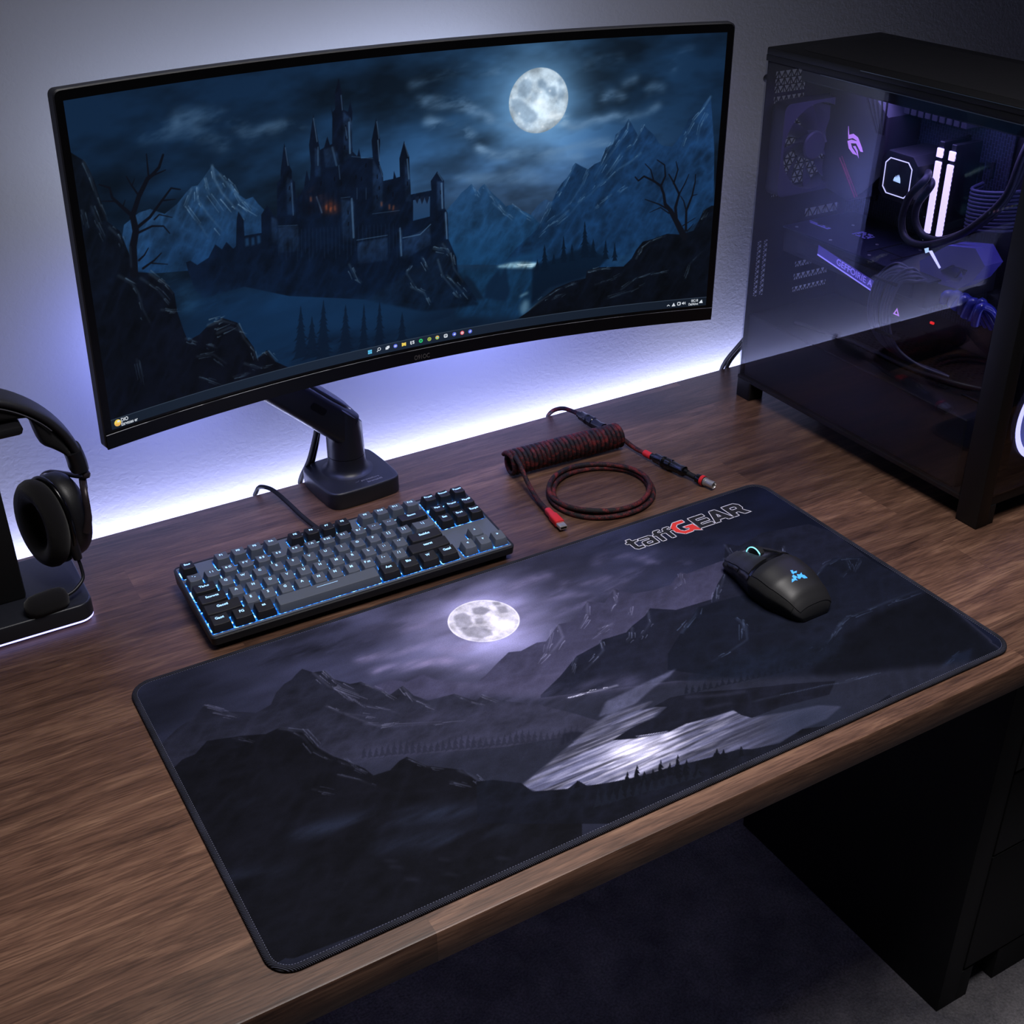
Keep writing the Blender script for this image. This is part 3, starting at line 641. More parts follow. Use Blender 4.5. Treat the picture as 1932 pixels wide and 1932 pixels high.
PAD_ART = [
["s",[279,99,316,109,350,110,377,120,390,142,415,149],13.36,13.36,[132,126,158],0.55,6],
["s",[287,134,333,145,354,152,371,158,386,177,403,197],15.36,15.36,[132,126,158],0.6,6],
["s",[322,50,349,53,409,56],13.36,13.36,[132,126,158],0.4,6],
["s",[356,69,393,75],10.01,10.01,[132,126,158],0.35,6],
["s",[535,56,576,52],14.69,14.69,[132,126,158],0.3,6],
["s",[147,32,210,40,271,56,300,68],23.37,23.37,[30,31,42],0.6,14],
["s",[64,44,92,54,120,64],23.37,23.37,[30,31,42],0.5,14],
["s",[190,6,289,15],20.03,20.03,[30,31,42],0.4,14],
["s",[380,11,471,17],20.03,20.03,[30,31,42],0.35,14],
["s",[518,148,552,142,580,141,611,144],11.76,11.76,[132,126,158],0.7,5],
["s",[561,106,596,110,629,138,653,137],10.19,10.19,[132,126,158],0.5,5],
["s",[586,111,610,88,645,107,670,105],11.76,11.76,[132,126,158],0.4,5],
["s",[539,58,574,54,598,54],15.68,15.68,[132,126,158],0.3,5],
["s",[677,66,696,51,732,73,745,90,773,79],15.68,15.68,[132,126,158],0.3,5],
["s",[747,108,760,125,792,136],15.68,15.68,[132,126,158],0.4,5],
["s",[658,130,706,117,738,127],15.68,15.68,[132,126,158],0.4,5],
["s",[754,48,814,65,858,111],23.53,23.53,[20,24,38],0.5,18],
["s",[902,90,1013,88],23.53,23.53,[20,24,38],0.5,18],
["s",[691,37,749,26],23.53,23.53,[20,24,38],0.5,18],
["m",[463,107,506,133]],
["f",[432,76,448,75,452,88,446,106,431,113,424,100],[104,104,120],[104,104,120],0.48,1.8,0],
["f",[462,73,477,76,484,90,470,95,459,88],[104,104,120],[104,104,120],0.56,1.8,0],
["f",[494,86,506,93,503,108,491,104],[104,104,120],[104,104,120],0.48,1.8,0],
["f",[495,74,504,79,502,86,494,83],[104,104,120],[104,104,120],0.56,1.8,0],
["f",[455,96,466,102,457,113,450,109],[104,104,120],[104,104,120],0.4,1.8,0],
["f",[424,106,446,113,461,132,458,143,441,142,426,129],[104,104,120],[104,104,120],0.48,1.8,0],
["f",[451,116,463,121,454,131],[104,104,120],[104,104,120],0.32,1.8,0],
["s",[475,121,488,135,475,146],12.02,12.02,[245,245,250],0.6,5],
["s",[412,121,433,143,453,158],4.67,4.67,[70,68,92],0.4,4],
["f",[391,221,405,216,431,201,456,188,472,194,499,189,512,193,547,168,569,173,611,142,630,158,661,136,676,159,708,168,737,169,769,150,775,158,837,157,873,165,683,396,464,304,374,250],[60,60,80],[88,86,112],1,0,0.15],
["s",[545,171,536,197,514,212,488,225],6.27,1.18,[138,138,164],0.55,1.5],
["s",[609,145,593,171,566,192],5.49,1.18,[138,138,164],0.5,1.5],
["s",[659,139,647,164,629,177],5.49,1.18,[138,138,164],0.5,1.5],
["s",[766,153,755,172,738,178],3.92,1.18,[138,138,164],0.4,1.5],
["s",[588,206,612,205,568,223],3.92,1.18,[138,138,164],0.4,1.5],
["s",[658,186,644,202],3.13,1.18,[138,138,164],0.35,1.5],
["s",[534,173,501,212,480,227],3.92,1.18,[138,138,164],0.35,1.5],
["f",[271,161,296,159,311,175,337,172,345,189,388,224,438,240,467,251,519,273,543,318,549,371,472,346,252,204],[70,69,92],[84,82,106],0.85,1,0.15],
["s",[349,202,390,232],4,4,[150,148,176],0.35,4],
["f",[446,287,488,267,529,242,569,235,578,229,616,232,631,224,661,213,677,202,706,224,765,229,794,204,820,186,875,121,889,138,942,126,1022,143,1038,182,1026,314,1050,366,1023,518,967,566,695,403,610,352,443,292],[30,33,48],[40,42,58],1,0,0.2],
["s",[575,231,566,250,541,264,522,273],5.49,1.18,[120,126,150],0.55,1.5],
["s",[671,206,656,231,626,251],5.49,1.18,[120,126,150],0.5,1.5],
["s",[629,227,616,245,603,251],4.7,1.18,[120,126,150],0.5,1.5],
["s",[872,124,864,146,866,160],5.49,1.18,[120,126,150],0.5,1.5],
["s",[847,154,828,182,794,212,773,232],5.49,1.18,[120,126,150],0.45,1.5],
["s",[793,207,767,236],4.7,1.18,[120,126,150],0.45,1.5],
["s",[803,250,777,258,750,273],4.7,1.18,[120,126,150],0.4,1.5],
["s",[946,173,926,197],4.7,1.18,[120,126,150],0.4,1.5],
["s",[933,179,911,197],3.92,1.18,[120,126,150],0.35,1.5],
["s",[527,245,504,269],3.92,1.18,[120,126,150],0.35,1.5],
["f",[636,300,681,270,717,247,736,235,795,241,914,263,954,249,987,236,1028,257,1034,306,1045,371,1018,522,898,538,695,403,615,328],[24,28,42],[26,30,44],1,0,0.2],
["s",[680,272,721,248,735,236],5.49,1.18,[92,106,132],0.5,2],
["s",[765,284,765,304,746,330,712,338,675,344],6.27,1.18,[92,106,132],0.5,2],
["s",[769,292,744,322],4.7,1.18,[92,106,132],0.4,2],
["s",[923,265,962,245,993,242,1020,254],5.49,1.18,[92,106,132],0.4,2],
["s",[1000,251,988,270,962,280],4.7,1.18,[92,106,132],0.35,2],
["s",[873,370,896,361,941,363],5.49,1.18,[92,106,132],0.45,2],
["s",[881,367,842,387,806,394],7.85,1.18,[92,106,132],0.35,2],
["s",[937,362,989,362,1041,364],7.06,1.18,[92,106,132],0.3,2],
["s",[1018,261,990,279],3.92,1.18,[92,106,132],0.3,2],
["f",[771,422,827,414,869,390,934,376,998,375,1042,374,1015,527,872,535,766,479],[13,15,24],[14,17,28],0.9,6,0.2],
["f",[616,356,694,348,753,356,812,377,869,390,818,423,733,413,650,403,584,376],[22,28,42],[22,28,42],0.7,8,0.3],
["f",[897,511,961,498,992,499,953,525,905,523],[26,34,52],[26,34,52],0.8,3,0],
["s",[908,511,967,498],3.13,3.13,[60,76,104],0.5,2],
["f",[280,206,377,246,443,292,604,349,794,449,1004,534,915,612,572,500,291,402,53,234,93,120],[48,50,66],[34,37,50],0.95,7,0.15],
["s",[374,250,470,295,561,323],27.44,27.44,[78,78,102],0.5,14],
["f",[-9,139,28,112,48,103,72,86,84,106,123,133,144,128,159,108,174,97,186,93,196,85,206,79,215,93,230,98,233,121,247,141,261,144,272,167,283,187,304,179,307,204,318,223,353,228,370,256,381,249,401,274,435,303,464,341,495,388,428,371,358,349,178,270,42,245,-2,172],[36,38,51],[56,57,74],1,0,0.25],
["s",[215,94,222,132,246,173],4.67,1.01,[126,127,150],0.55,1.6],
["s",[229,98,233,128,246,159],4.67,1.01,[126,127,150],0.6,1.6],
["s",[204,167,214,188,246,217],4.67,1.01,[126,127,150],0.45,1.6],
["s",[218,194,243,236,265,243],4.67,1.01,[126,127,150],0.4,1.6],
["s",[303,181,302,208,318,241],4.67,1.01,[126,127,150],0.55,1.6],
["s",[260,146,275,175,282,195],4,1.01,[126,127,150],0.45,1.6],
["s",[72,86,89,108,102,130],4,1.01,[126,127,150],0.45,1.6],
["s",[78,105,96,125],4,1.01,[126,127,150],0.35,1.6],
["s",[231,148,243,188,267,213,276,228],4,1.01,[126,127,150],0.4,1.6],
["s",[230,222,258,244,305,267,332,278],4,1.01,[126,127,150],0.35,1.6],
["s",[353,230,359,246,372,265],3.34,1.01,[126,127,150],0.35,1.6],
["s",[380,250,390,270],3.34,1.01,[126,127,150],0.35,1.6],
["s",[226,128,234,172],3.34,1.01,[126,127,150],0.35,1.6],
["s",[180,266,261,291,341,321,437,356],30.05,30.05,[66,67,88],0.6,18],
["s",[284,244,363,281,461,318],16.7,16.7,[70,70,92],0.45,14],
["p",[212,262,204,281],10.01,[40,42,57],0.6],
["p",[218,267,210,284],10.01,[40,42,57],0.6],
["p",[225,270,217,286],10.01,[40,42,57],0.6],
["p",[232,271,224,289],10.01,[40,42,57],0.6],
["p",[240,271,230,292],10.01,[40,42,57],0.6],
["p",[248,271,237,295],10.01,[40,42,57],0.6],
["p",[256,273,244,298],10.01,[40,42,57],0.6],
["p",[263,276,250,301],10.01,[40,42,57],0.6],
["p",[268,281,257,304],10.01,[40,42,57],0.6],
["p",[274,286,264,307],10.01,[40,42,57],0.6],
["p",[279,292,270,310],10.01,[40,42,57],0.6],
["p",[286,296,277,312],10.01,[40,42,57],0.6],
["p",[293,298,284,315],10.01,[40,42,57],0.6],
["p",[300,299,291,318],10.01,[40,42,57],0.6],
["p",[309,299,297,321],10.01,[40,42,57],0.6],
["p",[317,300,304,324],10.01,[40,42,57],0.6],
["p",[324,302,311,327],10.01,[40,42,57],0.6],
["p",[331,306,318,330],10.01,[40,42,57],0.6],
["p",[336,311,324,333],10.01,[40,42,57],0.6],
["p",[342,317,331,336],10.01,[40,42,57],0.6],
["p",[347,322,338,338],10.01,[40,42,57],0.6],
["p",[354,325,345,341],10.01,[40,42,57],0.6],
["p",[361,327,352,344],10.01,[40,42,57],0.6],
["p",[370,328,358,347],10.01,[40,42,57],0.6],
["p",[378,328,365,350],10.01,[40,42,57],0.6],
["p",[386,329,372,353],10.01,[40,42,57],0.6],
["p",[393,331,379,356],10.01,[40,42,57],0.6],
["p",[399,336,386,359],10.01,[40,42,57],0.6],
["p",[405,341,392,362],10.01,[40,42,57],0.6],
["p",[410,347,399,365],10.01,[40,42,57],0.6],
["p",[416,352,406,368],10.01,[40,42,57],0.6],
["p",[423,355,413,370],10.01,[40,42,57],0.6],
["p",[431,356,420,373],10.01,[40,42,57],0.6],
["p",[439,356,427,376],10.01,[40,42,57],0.6],
["p",[448,357,433,379],10.01,[40,42,57],0.6],
["p",[456,358,440,382],10.01,[40,42,57],0.6],
["f",[3,180,17,170,33,169,53,153,93,166,119,178,138,175,161,196,164,213,164,233,174,258,185,275,197,296,201,313,222,315,238,306,249,304,261,329,278,344,295,358,302,391,325,406,343,429,346,442,370,501,347,537,173,524,-10,510,2,378],[22,23,32],[19,20,28],1,0,0.3],
["s",[137,177,160,197,164,232,174,259],5.34,1.33,[98,102,124],0.5,2],
["s",[146,185,156,208,158,239,169,265],4.67,1.33,[98,102,124],0.4,2],
["s",[248,307,260,330,277,346],4.67,1.33,[98,102,124],0.4,2],
["s",[291,357,301,376,304,394],5.34,1.33,[98,102,124],0.5,2],
["s",[314,398,329,410,343,429],6.01,1.33,[98,102,124],0.5,2],
["s",[166,291,184,311,196,332],4.67,1.33,[98,102,124],0.35,2],
["s",[176,269,188,290,194,303],4,1.33,[98,102,124],0.35,2],
["s",[274,369,291,389],4.67,1.33,[98,102,124],0.35,2],
["s",[82,164,99,184],4,1.33,[98,102,124],0.3,2],
["s",[131,298,147,314],4.67,1.33,[98,102,124],0.3,2],
["s",[298,409,324,429],4.67,1.33,[98,102,124],0.4,2],
["s",[185,269,193,298],3.34,1.33,[98,102,124],0.3,2],
["s",[86,353,161,376,234,405,320,442],20.03,20.03,[44,51,70],0.5,12],
["s",[158,420,216,440,292,463],16.7,16.7,[44,51,70],0.45,12],
["s",[3,375,63,410],20.03,20.03,[44,51,70],0.3,12],
["s",[48,270,69,296],13.36,13.36,[44,51,70],0.35,12],
["s",[214,445,263,462],13.36,13.36,[44,51,70],0.3,12],
["s",[156,441,166,449],2,2,[66,70,88],0.5,2],
["s",[157,451,167,459],2,2,[66,70,88],0.5,2],
["s",[204,492,213,500],2,2,[66,70,88],0.5,2],
["s",[164,476,174,484],2,2,[66,70,88],0.5,2],
["s",[262,500,272,508],2,2,[66,70,88],0.5,2],
["s",[207,469,217,477],2,2,[66,70,88],0.5,2],
["f",[509,341,542,338,580,334,626,332,610,340,577,349,537,364,506,366,496,362,485,361],[92,94,118],[92,94,118],0.7,1.4,0.2],
["f",[340,417,367,408,393,399,429,386,456,374,496,364,523,366,562,370,536,377,573,386,543,396,514,397,479,405,503,418,540,429,571,427,608,434,636,437,647,460,682,471,734,484,756,500,724,509,690,508,647,512,610,506,592,501,561,494,533,488,498,481,468,478,449,472,412,460,384,449,352,436],[96,98,122],[84,86,110],1,1,0.1],
["f",[656,481,702,474,743,484,765,500,738,514,688,510,643,512],[32,38,53],[32,38,53],1,26,0],
["l",[494,436,377,406]],
["f",[476,406,508,399,546,398,570,389,555,380,584,376,620,385,672,409,737,435,786,458,760,475,690,462,647,460,639,449,637,436,609,433,571,427,541,428,503,418],[26,28,40],[24,26,38],1,0,0.3],
["s",[504,416,541,428],2.35,2.35,[170,170,196],0.6,2],
["s",[668,436,744,452,796,467,843,473],2.35,2.35,[84,94,118],0.5,2],
["s",[602,386,647,407,672,415],4.7,4.7,[70,72,92],0.35,3],
["s",[609,416,643,424],3.92,3.92,[70,72,92],0.3,3],
["f",[414,383,430,365,442,367,455,376,441,380],[34,36,50],[34,36,50],1,1,0],
["s",[473,310,496,313,518,318,541,321],2.75,2.75,[210,210,232],0.85,1.5],
["f",[300,384,318,392,343,413,347,432,384,449,402,444,406,456,428,464,450,470,470,475,499,479,534,486,563,492,596,497,610,505,645,514,686,508,723,521,782,521,826,514,820,530,399,523,268,444],[22,25,36],[20,22,33],1,0,0.35],
["p",[460,460,444,483],15.68,[16,18,27],1],
["p",[476,457,456,485],17.25,[16,18,27],1],
["p",[477,470,463,490],13.33,[16,18,27],1],
["p",[506,463,485,492],14.12,[16,18,27],1],
["p",[512,473,497,493],13.33,[16,18,27],1],
["p",[528,467,502,502],18.82,[16,18,27],1],
["p",[532,479,513,503],15.68,[16,18,27],1],
["p",[540,489,526,508],13.33,[16,18,27],1],
["p",[575,482,559,501],18.04,[16,18,27],1],
["p",[581,487,566,505],18.04,[16,18,27],1],
["p",[602,494,590,510],11.76,[16,18,27],1],
["p",[401,443,394,454],11.76,[16,18,27],1],
["p",[488,472,475,491],11.76,[16,18,27],1],
["p",[415,466,398,492],11.76,[28,33,46],0.6],
["p",[422,471,407,494],11.76,[28,33,46],0.6],
["p",[429,477,416,495],11.76,[28,33,46],0.6],
["p",[442,473,426,497],11.76,[28,33,46],0.6],
["p",[450,478,436,498],11.76,[28,33,46],0.6],
["p",[457,484,445,500],11.76,[28,33,46],0.6],
["p",[470,480,455,501],11.76,[28,33,46],0.6],
["p",[477,485,464,503],11.76,[28,33,46],0.6],
["p",[484,490,474,505],11.76,[28,33,46],0.6],
["p",[498,487,484,506],11.76,[28,33,46],0.6],
["p",[505,492,494,508],11.76,[28,33,46],0.6],
["p",[513,498,504,509],11.76,[28,33,46],0.6],
["p",[527,494,514,511],11.76,[28,33,46],0.6],
["p",[534,499,523,513],11.76,[28,33,46],0.6],
["p",[352,360,344,372],7.06,[40,42,56],0.7],
["p",[358,363,352,374],7.06,[40,42,56],0.7],
["p",[368,361,360,375],7.06,[40,42,56],0.7],
["p",[374,365,367,376],7.06,[40,42,56],0.7],
["p",[384,363,375,377],7.06,[40,42,56],0.7],
["p",[390,366,383,378],7.06,[40,42,56],0.7],
["p",[400,364,390,380],7.06,[40,42,56],0.7],
["p",[406,368,398,381],7.06,[40,42,56],0.7],
["p",[416,366,406,382],7.06,[40,42,56],0.7],
["p",[422,370,414,383],7.06,[40,42,56],0.7],
["p",[432,368,422,385],7.06,[40,42,56],0.7],
["p",[439,371,429,386],7.06,[40,42,56],0.7],
["p",[619,364,605,382],8.62,[20,24,36],0.6],
["p",[625,369,613,384],8.62,[20,24,36],0.6],
["p",[631,374,622,386],8.62,[20,24,36],0.6],
["p",[643,371,630,387],8.62,[20,24,36],0.6],
["p",[649,376,638,389],8.62,[20,24,36],0.6],
["p",[655,381,647,391],8.62,[20,24,36],0.6],
["p",[667,377,655,392],8.62,[20,24,36],0.6],
["p",[673,382,664,394],8.62,[20,24,36],0.6],
["p",[679,387,672,396],8.62,[20,24,36],0.6],
["p",[692,384,680,398],8.62,[20,24,36],0.6],
["p",[698,389,689,400],8.62,[20,24,36],0.6],
["p",[704,394,697,401],8.62,[20,24,36],0.6],
["p",[716,391,706,403],8.62,[20,24,36],0.6],
["p",[722,396,714,405],8.62,[20,24,36],0.6],
["p",[728,401,723,407],8.62,[20,24,36],0.6],
["p",[741,398,732,409],8.62,[20,24,36],0.6],
["p",[747,402,740,410],8.62,[20,24,36],0.6],
["p",[753,407,749,412],8.62,[20,24,36],0.6],
["p",[766,404,758,414],8.62,[20,24,36],0.6],
["p",[772,409,766,416],8.62,[20,24,36],0.6],
["p",[778,414,775,418],8.62,[20,24,36],0.6],
["p",[792,411,784,420],8.62,[20,24,36],0.6],
["p",[798,416,793,422],8.62,[20,24,36],0.6],
["p",[804,421,802,423],8.62,[20,24,36],0.6],
["p",[817,418,810,425],8.62,[20,24,36],0.6],
["p",[823,423,819,427],8.62,[20,24,36],0.6]]
class ScreenCanvas(Canvas):
    brush = True
    def __init__(s):
        super().__init__(*SCREEN_SIZE)
        X, Y = s.X, s.Y; s.tex = 1.5 * (s.noise_at((X + Y * .55) / 30, (Y - X * .25) / 46, 4, 3) - .5) + 2.2 * (s.noise_at((X + Y * .6) / 22, (Y - X * .5) / 40, 4, 8, True) - .62); s.tex2 = s.noise(60, 26, 4, 9); s.wisp = s.noise_at(X / 74 + .5 * s.noise_at(X / 60, Y / 60, 2, 51), (Y + X * .15) / 26, 5, 41)
        X, Y = s.X, s.Y; d = np.hypot(X - 835, (Y - 100) * 1.05)
        base = np.array([9, 27, 48]) / 255
        g = base + np.zeros((s.h, s.w, 3))
        g += np.exp(-((X - 560) / 330) ** 2 - ((Y - 220) / 150) ** 2)[..., None] * np.array([10, 19, 28]) / 255
        g += np.exp(-((X - 810) / 250) ** 2 - ((Y - 270) / 100) ** 2)[..., None] * np.array([30, 34, 44]) / 255
        g += np.exp(-(d / 250) ** 2)[..., None] * np.array([16, 28, 38]) / 255
        g += np.exp(-(d / 92) ** 2)[..., None] * np.array([74, 96, 112]) / 255
        g += np.exp(-((X - 300) / 300) ** 2 - ((Y - 450) / 120) ** 2)[..., None] * np.array([1, 15, 30]) / 255
        n = s.noise_at(X / 190, (Y + X * .06) / 84, 5, 4); n = np.clip((n - .5) * 2.6 + .5, 0, 1)
        fade = np.clip(1 - np.maximum(0, Y - 330) / 120, 0.25, 1) * np.clip(d / 90 - .35, .15, 1)
        s.a = g * (1 + ((.58 + .78 * n) - 1) * fade)[..., None]
    def moon(s, P):
        (cx, cy), (ex, ey) = P; r = 58.0
        d = np.hypot(s.X - cx, (s.Y - cy)); m = np.clip(r - d + .5, 0, 1)
        k = .92 + .5 * (s.noise_at(s.X / 16, s.Y / 16, 5, 21) - .5)
        c = np.array([200, 224, 244]) / 255 * (k - .16 * np.clip(d / r, 0, 1) ** 6)[..., None]
        s.a = s.a * (1 - m[..., None]) + c * m[..., None]
    def task(s, P):
        y0 = 521
        t = np.clip((s.X - 500) / 700, -1, 1)
        s.a[y0:] = np.array([25, 38, 57]) / 255
        s.a[y0:] *= (1 - .28 * np.abs(t[y0:]))[..., None]
        s.a[y0:y0 + 1] = np.array([52, 66, 84]) / 255
class PadCanvas(Canvas):
    brush = True
    def __init__(s):
        super().__init__(*PAD_SIZE)
        X, Y = s.X, s.Y; s.tex = 1.3 * (s.noise_at((X + Y * .9) / 40, (Y - X * .1) / 24, 4, 3) - .5) + 1.6 * (s.noise_at((X + Y * .9) / 26, (Y - X * .3) / 22, 4, 8, True) - .62); s.tex2 = s.noise(70, 24, 4, 9); s.wisp = s.noise_at(X / 84 + .5 * s.noise_at(X / 60, Y / 60, 2, 51), (Y + X * .1) / 22, 5, 41)
        X, Y = s.X, s.Y; d = np.hypot(X - 463, Y - 107)
        g = np.array([33, 36, 50]) / 255 + np.zeros((s.h, s.w, 3))
        g += np.exp(-(d / 330) ** 2)[..., None] * np.array([38, 36, 46]) / 255
        g += np.exp(-(d / 105) ** 2)[..., None] * np.array([92, 88, 104]) / 255
        g -= (np.clip((X - 650) / 400, 0, 1)[..., None] * np.array([14, 12, 8]) / 255)
        n = s.noise(150, 60, 4, 14); n = np.clip((n - .5) * 2.0 + .5, 0, 1)
        s.a = g * (.74 + .5 * n)[..., None]
    def moon(s, P):
        (cx, cy), _ = P; r = 50.0
        d = np.hypot(s.X - cx, s.Y - cy); m = np.clip(r - d + .5, 0, 1)
        n = s.noise(9, 9, 4, 21)
        k = .9 + .5 * (s.noise_at(s.X / 14, s.Y / 14, 5, 21) - .5)
        c = np.array([214, 212, 226]) / 255 * k[..., None]
        s.a = s.a * (1 - m[..., None]) + c * m[..., None]
        rim = np.clip(1 - np.abs(d - r + 1) / 1.3, 0, 1) * .6
        s.a = s.a * (1 - rim[..., None]) + np.array([236, 234, 246]) / 255 * rim[..., None]
    def shimmer(s, P):
        (cx, cy), (wx, wy) = P
        n = s.noise(90, 4, 3, 31); n2 = s.noise(30, 3, 2, 33)
        e = np.exp(-((s.X - cx + (s.Y - cy) * .5) / 150) ** 2 - ((s.Y - cy) / 52) ** 2)
        core = np.exp(-((s.X - cx) / 46) ** 2 - ((s.Y - cy) / 24) ** 2)
        lum = s.a.mean(-1); wet = np.clip((lum - .24) / .1, 0, 1) * np.clip((s.Y - 330) / 20, 0, 1) * np.clip((s.X - 300) / 40, 0, 1) * np.clip((s.Y - (s.Y * 0 + 350) - np.clip(s.X - 620, -400, 0) * -.06) / 14, 0, 1)
        st = np.clip((n - .48) * 5, -1, 1)
        f = wet * (.80 + .20 * st * (.5 + e)) + (1 - wet)
        s.a = s.a * f[..., None]
        m = np.clip(wet * (e * .55 * np.clip((n2 - .38) * 2.4, 0, 1) + core * .6), 0, .95)
        s.a = s.a * (1 - m[..., None]) + np.array([226, 224, 244]) / 255 * m[..., None]

def picture_mesh(name, w, h, point, colours, m, parent):
    """grid of w x h coloured faces on the surface point(s, t), s and t in 0..1 from lower left"""
    S, T = np.meshgrid(np.linspace(0, 1, w + 1), np.linspace(0, 1, h + 1))
    co = point(S, T).reshape(-1, 3).astype(np.float32)
    me = bpy.data.meshes.new(name)
    nv = (w + 1) * (h + 1); nf = w * h
    me.vertices.add(nv); me.vertices.foreach_set('co', co.ravel())
    i = np.arange(nf); a = (i // w) * (w + 1) + i % w
    q = np.stack([a, a + 1, a + w + 2, a + w + 1], 1).astype(np.int32)
    me.loops.add(nf * 4); me.loops.foreach_set('vertex_index', q.ravel())
    me.polygons.add(nf); me.polygons.foreach_set('loop_start', (np.arange(nf) * 4).astype(np.int32))
    me.update(calc_edges=True)
    me.polygons.foreach_set('use_smooth', [True] * nf)
    at = me.color_attributes.new('print', 'FLOAT_COLOR', 'POINT')
    c = np.flipud(colours); c = np.pad(c, ((0, 1), (0, 1), (0, 0)), mode='edge')
    c = (c + np.roll(c, 1, 0) * 0 + 0) 
    rgba = np.ones((h + 1, w + 1, 4), np.float32); rgba[..., :3] = c
    at.data.foreach_set('color', rgba.ravel())
    me.materials.append(m)
    o = bpy.data.objects.new(name, me); C.objects.link(o)
    if parent is not None: o.parent = parent
    return o
# ================================================================== SETTING
def carpet_mat():
    m = mat('carpet', col(92, 90, 104), 0.95, spec=0.1, gscale=900, vary=0.45, sheen=0.2)
    nt = m.node_tree; N = nt.nodes; L = nt.links; b = N['Principled BSDF']
    tc = N.new('ShaderNodeTexCoord')
    n1 = N.new('ShaderNodeTexNoise'); n1.inputs['Scale'].default_value = 9; n1.inputs['Detail'].default_value = 6; n1.inputs['Roughness'].default_value = .7
    n2 = N.new('ShaderNodeTexNoise'); n2.inputs['Scale'].default_value = 260; n2.inputs['Detail'].default_value = 4
    L.new(tc.outputs['Object'], n1.inputs['Vector']); L.new(tc.outputs['Object'], n2.inputs['Vector'])
    r = N.new('ShaderNodeValToRGB'); r.color_ramp.elements[0].position = .34; r.color_ramp.elements[1].position = .68
    r.color_ramp.elements[0].color = col(84, 83, 92); r.color_ramp.elements[1].color = col(138, 134, 140)
    mx = N.new('ShaderNodeMixRGB'); mx.blend_type = 'OVERLAY'; mx.inputs[0].default_value = .8
    L.new(n1.outputs['Fac'], r.inputs[0]); L.new(r.outputs[0], mx.inputs[1]); L.new(n2.outputs['Fac'], mx.inputs[2])
    L.new(mx.outputs[0], b.inputs['Base Color'])
    bp = N.new('ShaderNodeBump'); bp.inputs['Strength'].default_value = 1; bp.inputs['Distance'].default_value = .006
    L.new(n2.outputs['Fac'], bp.inputs['Height']); L.new(bp.outputs['Normal'], b.inputs['Normal'])
    return m
add('floor', box(-2.2, 2.4, -2.6, .40, -.05, 0), carpet_mat(), angle=0, kind='structure')

def wall_mat():
    m = mat('wall_paint', col(200, 203, 212), 0.85, spec=0.2, vary=.01)
    nt = m.node_tree; N = nt.nodes; L = nt.links; b = N['Principled BSDF']
    tc = N.new('ShaderNodeTexCoord')
    n = N.new('ShaderNodeTexNoise'); n.inputs['Scale'].default_value = 190; n.inputs['Detail'].default_value = 2.5; n.inputs['Distortion'].default_value = .6
    L.new(tc.outputs['Object'], n.inputs['Vector'])
    bp = N.new('ShaderNodeBump'); bp.inputs['Strength'].default_value = .35; bp.inputs['Distance'].default_value = .0009
    L.new(n.outputs['Fac'], bp.inputs['Height']); L.new(bp.outputs['Normal'], b.inputs['Normal'])
    return m
WALL = wall_mat()
add('wall_back', box(-2.2, 2.4, .35, .45, 0, 2.6), WALL, angle=0, kind='structure')
add('ceiling', box(-2.2, 2.4, -2.6, .35, 2.6, 2.7), WALL, angle=0, kind='structure')

